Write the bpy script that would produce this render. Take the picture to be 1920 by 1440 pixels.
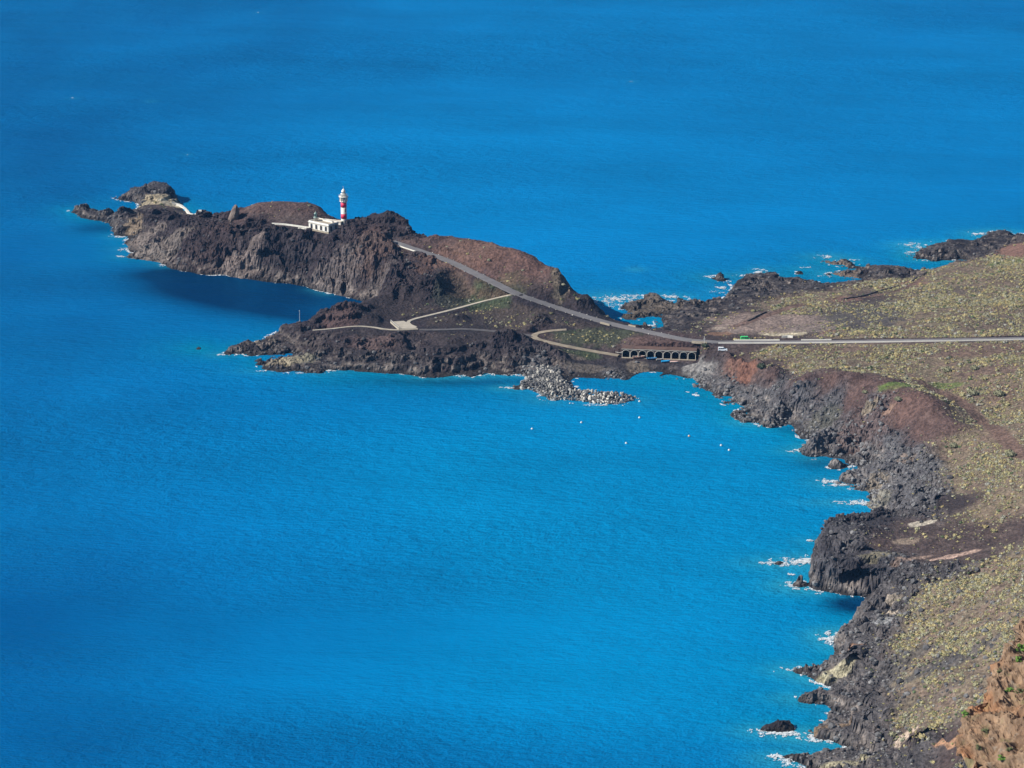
import bpy, math, random
import numpy as np
from mathutils import Vector, Matrix

# ---------------------------------------------------------------- camera
S = bpy.context.scene
for o in list(bpy.data.objects):
    bpy.data.objects.remove(o, do_unlink=True)
COL = S.collection
CAMH = 415.0
PITCH = math.radians(17.0)
FPX = 5444.0                      # focal length in pixels of the 1920 px wide photograph
cam_d = bpy.data.cameras.new("camera")
cam_d.sensor_width = 36.0
cam_d.lens = 36.0 * FPX / 1920.0
cam_d.clip_start = 5.0
cam_d.clip_end = 90000.0
cam = bpy.data.objects.new("camera", cam_d)
cam.location = (0, 0, CAMH)
cam.rotation_euler = (math.pi / 2 - PITCH, 0, 0)
COL.objects.link(cam)
S.camera = cam

# ---------------------------------------------------------------- sky, sun, exposure
SUN_AZ = math.radians(80)         # to the left of straight behind the camera
SUN_EL = math.radians(36)
sdir = Vector((-math.sin(SUN_AZ) * math.cos(SUN_EL), -math.cos(SUN_AZ) * math.cos(SUN_EL), math.sin(SUN_EL)))
world = bpy.data.worlds.new("World")
S.world = world
world.use_nodes = True
wn = world.node_tree
sky = wn.nodes.new("ShaderNodeTexSky")
sky.sky_type = 'NISHITA'
sky.sun_disc = False
sky.sun_elevation = SUN_EL
sky.sun_rotation = math.atan2(sdir.x, sdir.y)
sky.altitude = 300
sky.air_density = 1.0
sky.dust_density = 0.0
sky.ozone_density = 3.0
bg = wn.nodes["Background"]
bg.inputs["Strength"].default_value = 0.05
wn.links.new(sky.outputs[0], bg.inputs["Color"])
sun_d = bpy.data.lights.new("sun", 'SUN')
sun_d.energy = 5.0
sun_d.angle = math.radians(0.5)
sun_d.color = (1.0, 0.955, 0.89)
sun = bpy.data.objects.new("sun", sun_d)
sun.location = (0, 0, 900)
sun.rotation_euler = sdir.to_track_quat('Z', 'Y').to_euler()
COL.objects.link(sun)
S.view_settings.view_transform = 'Standard'
S.view_settings.look = 'None'
S.view_settings.exposure = 0.55
S.view_settings.gamma = 1.0

# ---------------------------------------------------------------- helpers
rng = np.random.default_rng(7)
random.seed(7)
SP, CP = math.sin(PITCH), math.cos(PITCH)

def raydir(u, v):
    a = (u - 960.0) / FPX
    b = (720.0 - v) / FPX
    return a, CP + b * SP, -SP + b * CP

def unproj(u, v, z=0.0):
    dx, dy, dz = raydir(u, v)
    t = (z - CAMH) / dz
    return dx * t, dy * t

def project(x, y, z):
    zc = y * CP - (z - CAMH) * SP
    yc = y * SP + (z - CAMH) * CP
    return 960.0 + FPX * x / zc, 720.0 - FPX * yc / zc

def pxm(x, y, z):
    return FPX / (y * CP - (z - CAMH) * SP)

_perm = np.random.default_rng(11).permutation(512).astype(np.int64)
def _h(ix, iy, s):
    return _perm[(_perm[(_perm[(ix + s * 57) & 511] + iy) & 511] + s) & 511]
_ga = np.arange(512) * (2 * math.pi * 0.61803398)
_gx, _gy = np.cos(_ga), np.sin(_ga)
def perlin2(x, y, s=0):
    x = np.asarray(x, dtype=np.float64); y = np.asarray(y, dtype=np.float64)
    xi = np.floor(x).astype(np.int64); yi = np.floor(y).astype(np.int64)
    xf = x - xi; yf = y - yi
    u = xf * xf * xf * (xf * (xf * 6 - 15) + 10); v = yf * yf * yf * (yf * (yf * 6 - 15) + 10)
    def g(i, j):
        h = _h(xi + i, yi + j, s)
        return _gx[h] * (xf - i) + _gy[h] * (yf - j)
    a = g(0, 0); b = g(1, 0); c = g(0, 1); d = g(1, 1)
    return ((a + u * (b - a)) + v * ((c + u * (d - c)) - (a + u * (b - a)))) * 1.5

_g3 = np.random.default_rng(5).normal(size=(512, 3)); _g3 /= np.linalg.norm(_g3, axis=1)[:, None]
def perlin3(x, y, z, s=0):
    xi = np.floor(x).astype(np.int64); yi = np.floor(y).astype(np.int64); zi = np.floor(z).astype(np.int64)
    xf = x - xi; yf = y - yi; zf = z - zi
    u = xf * xf * (3 - 2 * xf); v = yf * yf * (3 - 2 * yf); w = zf * zf * (3 - 2 * zf)
    def g(i, j, k):
        h = _perm[(_h(xi + i, yi + j, s) + zi + k) & 511]
        q = _g3[h]
        return q[..., 0] * (xf - i) + q[..., 1] * (yf - j) + q[..., 2] * (zf - k)
    def lx(j, k):
        a = g(0, j, k); return a + u * (g(1, j, k) - a)
    a = lx(0, 0); a = a + v * (lx(1, 0) - a)
    b = lx(0, 1); b = b + v * (lx(1, 1) - b)
    return (a + w * (b - a)) * 1.6

def fbm2(x, y, sc, octv=4, s=0, gain=0.5, ridged=False):
    out = 0.0; amp = 1.0; tot = 0.0; f = 1.0 / sc
    for o in range(octv):
        n = perlin2(x * f + 13.7 * o, y * f - 7.1 * o, s + o)
        if ridged: n = 0.55 - 2.0 * np.abs(n)
        out = out + n * amp; tot += amp; amp *= gain; f *= 2.03
    return out / tot

def fbm3(x, y, z, sc, octv=3, s=0, gain=0.5, ridged=False):
    out = 0.0; amp = 1.0; tot = 0.0; f = 1.0 / sc
    for o in range(octv):
        n = perlin3(x * f + 3.7 * o, y * f - 7.1 * o, z * f + 1.3 * o, s + o)
        if ridged: n = 0.5 - 2.0 * np.abs(n)
        out = out + n * amp; tot += amp; amp *= gain; f *= 2.03
    return out / tot

def sstep(a, b, x):
    t = np.clip((x - a) / (b - a), 0, 1)
    return t * t * (3 - 2 * t)

def mix(a, b, t):
    return a + (b - a) * t

def tag(o, label=None, cat=None, group=None, kind=None):
    if label: o["label"] = label
    if cat: o["category"] = cat
    if group: o["group"] = group
    if kind: o["kind"] = kind
    return o

def empty(name, loc, rz=0.0):
    o = bpy.data.objects.new(name, None)
    o.location = loc; o.rotation_euler = (0, 0, rz)
    o.empty_display_size = 0.5
    COL.objects.link(o)
    return o

def mesh_np(name, V, Fq, mats, parent=None, attrs=None, smooth=False):
    """numpy vertices + faces (n,3|4) to one mesh object"""
    V = np.ascontiguousarray(V, dtype=np.float32); Fq = np.ascontiguousarray(Fq, dtype=np.int32)
    k = Fq.shape[1]
    m = bpy.data.meshes.new(name)
    m.vertices.add(len(V)); m.vertices.foreach_set("co", V.ravel())
    m.loops.add(Fq.size); m.loops.foreach_set("vertex_index", Fq.ravel())
    m.polygons.add(len(Fq)); m.polygons.foreach_set("loop_start", np.arange(0, Fq.size, k, dtype=np.int32))
    m.polygons.foreach_set("loop_total", np.full(len(Fq), k, dtype=np.int32))
    m.polygons.foreach_set("use_smooth", np.full(len(Fq), smooth, dtype=bool))
    m.update(calc_edges=True)
    for an, arr in (attrs or {}).items():
        if arr.ndim == 2:
            a = m.attributes.new(an, 'FLOAT_COLOR', 'POINT')
            c = np.ones((len(V), 4), dtype=np.float32); c[:, :3] = arr
            a.data.foreach_set("color", c.ravel())
        else:
            a = m.attributes.new(an, 'FLOAT', 'POINT')
            a.data.foreach_set("value", arr.astype(np.float32))
    m.materials.append(mats)
    o = bpy.data.objects.new(name, m)
    COL.objects.link(o)
    if parent is not None: o.parent = parent
    return o

class MB:
    """collects simple solids and builds them as one mesh"""
    def __init__(s): s.v = []; s.f = []; s.sm = []
    def add(s, vs, fs, smooth=False):
        b = len(s.v); s.v += [tuple(p) for p in vs]
        for f in fs: s.f.append([i + b for i in f]); s.sm.append(smooth)
        return s
    def box(s, c, d, rz=0.0, taper=1.0):
        hx, hy, hz = d[0] / 2, d[1] / 2, d[2] / 2
        ca, sa = math.cos(rz), math.sin(rz)
        vs = []
        for k in (-1, 1):
            tp = taper if k > 0 else 1.0
            for (i, j) in ((-1, -1), (1, -1), (1, 1), (-1, 1)):
                x, y = i * hx * tp, j * hy * tp
                vs.append((c[0] + x * ca - y * sa, c[1] + x * sa + y * ca, c[2] + k * hz))
        return s.add(vs, [(3, 2, 1, 0), (4, 5, 6, 7), (0, 1, 5, 4), (1, 2, 6, 5), (2, 3, 7, 6), (3, 0, 4, 7)])
    def lathe(s, c, prof, n=24, smooth=True):
        vs = []; fs = []
        for (r, z) in prof:
            for k in range(n):
                a = 2 * math.pi * k / n
                vs.append((c[0] + r * math.cos(a), c[1] + r * math.sin(a), c[2] + z))
        for i in range(len(prof) - 1):
            for k in range(n):
                k2 = (k + 1) % n
                fs.append((i * n + k, i * n + k2, (i + 1) * n + k2, (i + 1) * n + k))
        s.add(vs, fs, smooth)
        b = len(s.v) - len(vs)
        s.f.append([b + k for k in range(n)][::-1]); s.sm.append(False)
        s.f.append([b + (len(prof) - 1) * n + k for k in range(n)]); s.sm.append(False)
        return s
    def tube(s, p, q, r, n=8, r2=None):
        p = Vector(p); q = Vector(q); d = (q - p).normalized()
        a = d.orthogonal().normalized(); b = d.cross(a)
        vs = []
        for (o, rr) in ((p, r), (q, r if r2 is None else r2)):
            for k in range(n):
                t = 2 * math.pi * k / n
                vs.append(o + a * (rr * math.cos(t)) + b * (rr * math.sin(t)))
        fs = [(k, (k + 1) % n, n + (k + 1) % n, n + k) for k in range(n)]
        fs.append(tuple(range(n))[::-1]); fs.append(tuple(range(n, 2 * n)))
        return s.add(vs, fs)
    def prism(s, poly, z0, z1):
        n = len(poly)
        vs = [(x, y, z0) for x, y in poly] + [(x, y, z1) for x, y in poly]
        fs = [(k, (k + 1) % n, n + (k + 1) % n, n + k) for k in range(n)]
        fs.append(tuple(range(n))[::-1]); fs.append(tuple(range(n, 2 * n)))
        return s.add(vs, fs)
    def extrude_y(s, poly_xz, y0, y1):
        n = len(poly_xz)
        vs = [(x, y0, z) for x, z in poly_xz] + [(x, y1, z) for x, z in poly_xz]
        fs = [(k, (k + 1) % n, n + (k + 1) % n, n + k)[::-1] for k in range(n)]
        fs.append(tuple(range(n))); fs.append(tuple(range(n, 2 * n))[::-1])
        return s.add(vs, fs)
    def build(s, name, mat, parent=None, loc=None, rz=0.0, mesh_only=False):
        m = bpy.data.meshes.new(name)
        m.from_pydata(s.v, [], s.f)
        m.polygons.foreach_set("use_smooth", s.sm)
        m.materials.append(mat); m.update()
        if mesh_only: return m
        o = bpy.data.objects.new(name, m); COL.objects.link(o)
        if parent is not None: o.parent = parent
        if loc is not None: o.location = loc; o.rotation_euler = (0, 0, rz)
        return o

# ---------------------------------------------------------------- materials
def new_mat(name):
    m = bpy.data.materials.new(name); m.use_nodes = True
    nt = m.node_tree
    return m, nt, nt.nodes["Principled BSDF"]

def nnode(nt, kind, **kw):
    n = nt.nodes.new(kind)
    for k, v in kw.items(): setattr(n, k, v)
    return n

def noise_mult(nt, col_sock, scale, lo, hi, detail=4.0, coord="Object"):
    tc = nnode(nt, "ShaderNodeTexCoord")
    nz = nnode(nt, "ShaderNodeTexNoise")
    nz.inputs["Scale"].default_value = scale; nz.inputs["Detail"].default_value = detail
    nt.links.new(tc.outputs[coord], nz.inputs["Vector"])
    mr = nnode(nt, "ShaderNodeMapRange")
    mr.inputs["From Min"].default_value = 0.25; mr.inputs["From Max"].default_value = 0.75
    mr.inputs["To Min"].default_value = lo; mr.inputs["To Max"].default_value = hi
    nt.links.new(nz.outputs["Fac"], mr.inputs["Value"])
    vm = nnode(nt, "ShaderNodeVectorMath", operation='SCALE')
    nt.links.new(col_sock, vm.inputs[0]); nt.links.new(mr.outputs[0], vm.inputs["Scale"])
    return vm.outputs[0], nz

def simple_mat(name, col, rough=0.8, var=0.25, scale=1.2, bump=0.0, metallic=0.0):
    m, nt, b = new_mat(name)
    rgb = nnode(nt, "ShaderNodeRGB"); rgb.outputs[0].default_value = (*col, 1)
    out, nz = noise_mult(nt, rgb.outputs[0], scale, 1 - var, 1 + var * 0.6)
    nt.links.new(out, b.inputs["Base Color"])
    b.inputs["Roughness"].default_value = rough; b.inputs["Metallic"].default_value = metallic
    if bump:
        bp = nnode(nt, "ShaderNodeBump"); bp.inputs["Strength"].default_value = bump; bp.inputs["Distance"].default_value = 0.3
        nt.links.new(nz.outputs["Fac"], bp.inputs["Height"]); nt.links.new(bp.outputs[0], b.inputs["Normal"])
    return m

def attr_mat(name, attr, rough=0.95, scale=0.9, lo=0.6, hi=1.35, bump=0.6, bdist=0.6, spec=0.25):
    m, nt, b = new_mat(name)
    at = nnode(nt, "ShaderNodeAttribute"); at.attribute_name = attr
    out, nz = noise_mult(nt, at.outputs["Color"], scale, lo, hi, detail=6.0)
    nt.links.new(out, b.inputs["Base Color"])
    b.inputs["Roughness"].default_value = rough
    b.inputs["Specular IOR Level"].default_value = spec
    if bump:
        bp = nnode(nt, "ShaderNodeBump"); bp.inputs["Strength"].default_value = bump; bp.inputs["Distance"].default_value = bdist
        nt.links.new(nz.outputs["Fac"], bp.inputs["Height"]); nt.links.new(bp.outputs[0], b.inputs["Normal"])
    return m

def random_mat(name, cols, rough=0.9):
    """colour picked per object"""
    m, nt, b = new_mat(name)
    oi = nnode(nt, "ShaderNodeObjectInfo")
    cr = nnode(nt, "ShaderNodeValToRGB"); cr.color_ramp.interpolation = 'LINEAR'
    e = cr.color_ramp.elements
    e[0].position = 0; e[0].color = (*cols[0], 1); e[1].position = 1; e[1].color = (*cols[-1], 1)
    for i, c in enumerate(cols[1:-1]):
        q = e.new((i + 1) / (len(cols) - 1)); q.color = (*c, 1)
    nt.links.new(oi.outputs["Random"], cr.inputs["Fac"])
    out, nz = noise_mult(nt, cr.outputs["Color"], 1.6, 0.7, 1.25)
    nt.links.new(out, b.inputs["Base Color"]); b.inputs["Roughness"].default_value = rough
    return m

M = {}
M["terrain"] = attr_mat("terrain_rock", "Col", scale=0.7, lo=0.4, hi=1.55, bump=1.0, bdist=1.2)
M["cliff"] = attr_mat("cliff_rock", "Col", scale=0.5, lo=0.6, hi=1.35, bump=0.8, bdist=0.5)
M["scree"] = attr_mat("scree_rock", "Col", scale=1.5, lo=0.75, hi=1.25, bump=0.3, bdist=0.2)
M["shrubs"] = attr_mat("shrub_leaf", "Col", scale=2.5, lo=0.7, hi=1.3, bump=0.0)
M["white"] = simple_mat("white_paint", (0.72, 0.69, 0.62), 0.7, 0.10, 0.8)
M["offwhite"] = simple_mat("weathered_white_paint", (0.66, 0.64, 0.57), 0.85, 0.2, 0.8)
M["red"] = simple_mat("red_paint", (0.66, 0.025, 0.075), 0.6, 0.12, 0.8)
M["green_metal"] = simple_mat("patinated_metal", (0.22, 0.31, 0.27), 0.5, 0.25, 2.0)
M["dark"] = simple_mat("dark_opening", (0.018, 0.018, 0.022), 0.6, 0.3, 2.0)
M["glass"] = simple_mat("window_glass", (0.03, 0.035, 0.045), 0.08, 0.1, 2.0)
M["lens"] = simple_mat("lantern_glass", (0.45, 0.5, 0.52), 0.15, 0.1, 2.0)
M["stone"] = simple_mat("tan_stone", (0.34, 0.29, 0.22), 0.9, 0.3, 1.5)
M["asphalt"] = simple_mat("asphalt", (0.155, 0.147, 0.150), 0.95, 0.22, 0.25)
M["concrete"] = simple_mat("pale_concrete", (0.40, 0.355, 0.285), 0.95, 0.22, 0.3)
M["track"] = simple_mat("tan_track", (0.27, 0.225, 0.165), 0.95, 0.35, 0.3)
M["gravel"] = simple_mat("gray_gravel", (0.095, 0.087, 0.088), 0.95, 0.3, 0.35)
M["dirt"] = simple_mat("red_dirt", (0.115, 0.066, 0.05), 0.95, 0.35, 0.25)
M["brown_plaster"] = simple_mat("brown_plaster", (0.12, 0.095, 0.085), 0.95, 0.3, 1.0)
M["dark_stone"] = simple_mat("dark_stone", (0.065, 0.055, 0.053), 0.95, 0.35, 1.0)

# ---------------------------------------------------------------- terrain: coast outlines (photo pixels on the water plane)
COAST = [
 (131,395),(150,407),(172,413),(190,414),(200,419),(213,426),(208,434),(212,441),(228,443),(243,442),(238,450),(231,457),(246,473),(266,477),
 (231,482),(250,485),(267,487),(298,493),(323,503),(369,513),(402,516),(420,516),(454,522),(480,525),(503,528),(537,532),(572,537),(597,544),(618,551),
 (641,555),(670,561),(690,566),(700,570),(696,577),(684,584),(668,593),(646,600),(618,607),(590,613),(560,617),(531,620),(504,630),
 (477,643),(450,648),(433,652),(417,664),(435,667),(452,665),(483,668),(500,667),(517,665),(546,662),(556,666),(540,670),(510,669),(479,673),(473,684),(486,690),
 (504,695),(530,699),(550,698),(580,701),(608,703),(612,695),(650,694),(680,698),(712,700),(754,702),(796,708),(811,709),(838,706),(867,703),(884,707),(913,699),(953,705),
 (975,702),(990,706),(984,716),(962,723),(947,727),(965,730),(988,728),(1000,731),(1017,739),(1034,750),(1057,748),(1092,752),(1134,758),(1165,756),(1182,750),(1189,746),
 (1176,741),(1145,735),(1115,734),(1092,733),(1078,726),(1069,715),(1078,708),(1113,709),(1134,711),(1160,712),(1179,713),(1186,706),(1198,700),(1207,698),(1223,697),(1245,698),
 (1234,706),(1249,711),(1275,711),(1296,709),(1304,713),(1298,718),(1312,728),(1332,739),(1343,746),(1366,745),(1358,758),(1372,758),(1394,763),(1382,769),(1365,777),(1378,786),(1396,792),
 (1423,792),(1427,799),(1452,802),(1477,795),(1488,800),(1487,811),(1500,821),(1523,826),(1506,838),(1494,846),(1519,856),(1548,857),(1552,859),(1583,861),(1590,868),(1607,872),
 (1613,882),(1590,890),(1562,903),(1566,910),(1604,918),(1632,921),(1626,929),(1628,938),(1622,947),(1646,959),(1650,965),(1610,985),(1575,1000),(1540,1020),(1524,1036),(1521,1044),
 (1524,1056),(1526,1070),(1522,1084),(1516,1096),(1526,1106),(1576,1114),(1641,1120),(1666,1121),(1657,1132),(1636,1140),(1612,1152),(1600,1166),(1604,1180),(1598,1186),(1576,1189),(1562,1196),(1570,1209),(1566,1225),
 (1565,1238),(1558,1247),(1513,1254),(1484,1258),(1517,1269),(1534,1280),(1560,1290),(1556,1302),(1525,1306),(1491,1312),(1513,1320),(1548,1325),(1566,1338),(1582,1343),(1548,1350),(1527,1361),
 (1532,1369),(1510,1372),(1495,1368),(1478,1361),(1450,1361),(1424,1364),(1422,1369),(1460,1374),(1490,1379),(1520,1382),(1563,1391),(1589,1405),(1556,1412),(1525,1418),(1490,1417),(1465,1420),(1496,1436),
 (1520,1450),(1500,1480),(1540,1520),(1580,1560),(1600,1640),
 (2500,1640),(2500,440),(2100,430),(1985,436),(1935,444),
 (1908,448),(1900,440),(1880,438),(1841,444),(1824,454),(1780,458),(1745,462),(1722,468),(1708,474),(1697,481),(1712,487),(1740,489),(1784,488),(1806,489),(1788,493),(1765,501),(1740,508),(1722,508),
 (1690,503),(1660,502),(1628,501),(1605,497),(1594,491),(1572,489),(1545,489),(1541,494),(1570,499),(1605,505),(1580,508),(1556,508),(1548,513),(1566,518),(1587,521),(1629,527),(1600,530),(1566,532),(1546,534),(1528,529),
 (1500,529),(1476,524),(1460,517),(1440,513),(1424,518),(1395,521),(1375,528),(1372,536),(1376,544),(1362,553),(1346,562),(1308,563),(1285,565),(1267,567),(1246,561),(1222,557),(1206,560),(1198,566),(1178,568),(1160,576),
 (1180,587),(1160,594),(1173,599),(1204,600),(1225,603),(1236,612),(1217,619),(1200,615),(1173,610),(1152,603),(1140,598),(1128,588),(1090,575),(1056,561),
 (1000,548),(950,536),(914,528),(860,516),(814,504),(770,490),(720,477),(680,466),(640,458),(600,452),(550,449),(500,449),(466,450),(440,446),(424,438),(400,426),(379,414),(355,402),(342,390),
 (337,383),(330,372),(305,366),(262,365),(232,365),(212,370),(228,376),(246,378),(258,383),(260,391),(246,398),(233,399),(222,400),(211,406),(203,400),(196,404),(186,406),(176,397),(155,392),
]
ISLETS = {
 "low brown ledge in the surf below the cave cliff": [(1480,1097),(1496,1091),(1512,1092),(1516,1099),(1500,1102)],
 "tiny dark rock alone in the water off the lower headland": [(366,653),(372,651),(380,653),(376,657),(368,656)],
 "flat foam-ringed rock off the black reef": [(1336,522),(1346,519),(1358,521),(1367,525),(1358,528),(1342,527)],
 "small rock awash beyond the black reef": [(1492,511),(1500,507),(1508,510),(1500,514)],
 "low rock in the pool behind the causeway": [(1198,613),(1206,610),(1219,611),(1218,615),(1204,616)],
 "small sea rock below the grey scree": [(1553,874),(1560,868),(1572,872),(1588,874),(1576,879),(1560,878)],
 "rock awash inside the long white surf": [(1446,1057),(1458,1053),(1474,1056),(1462,1061)],
 "small rock beside the harbour mouth": [(1318,741),(1326,738),(1336,742),(1328,745)],
 "tiny rock near the harbour mouth": [(1292,735),(1298,733),(1304,736),(1297,738)],
 "flat rock by the reef edge left of the shallow pool": [(1268,561),(1277,558),(1284,561),(1276,564)],
}
#  attribute vectors: cliff width m, rock roughness, redness, greyness, shrub cover
TYPES = {
 "hl":     (24, 1.0, 0.30, 0.10, 0.00),
 "cinder": (22, 0.14, 0.95, 0.00, 0.03),
 "lava":   (9,  0.95, 0.00, 0.15, 0.00),
 "plain":  (16, 0.08, 0.40, 0.00, 0.95),
 "bare":   (16, 0.08, 0.55, 0.10, 0.10),
 "scree":  (17, 0.80, 0.05, 0.85, 0.02),
 "shelf":  (5.5,  0.85, 0.10, 0.55, 0.06),
 "val":    (16, 0.12, 0.12, 0.00, 0.20),
 "dark":   (16, 0.15, 0.20, 0.00, 0.04),
 "beach":  (10, 0.05, 0.05, 0.15, 0.00),
 "stack":  (5, 0.8, 0.05, 0.3, 0.0),
 "wall":   (2.6, 0.80, 0.05, 0.4, 0.0),
 "slope":  (10, 0.25, 0.15, 0.30, 1.0),
}
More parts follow.
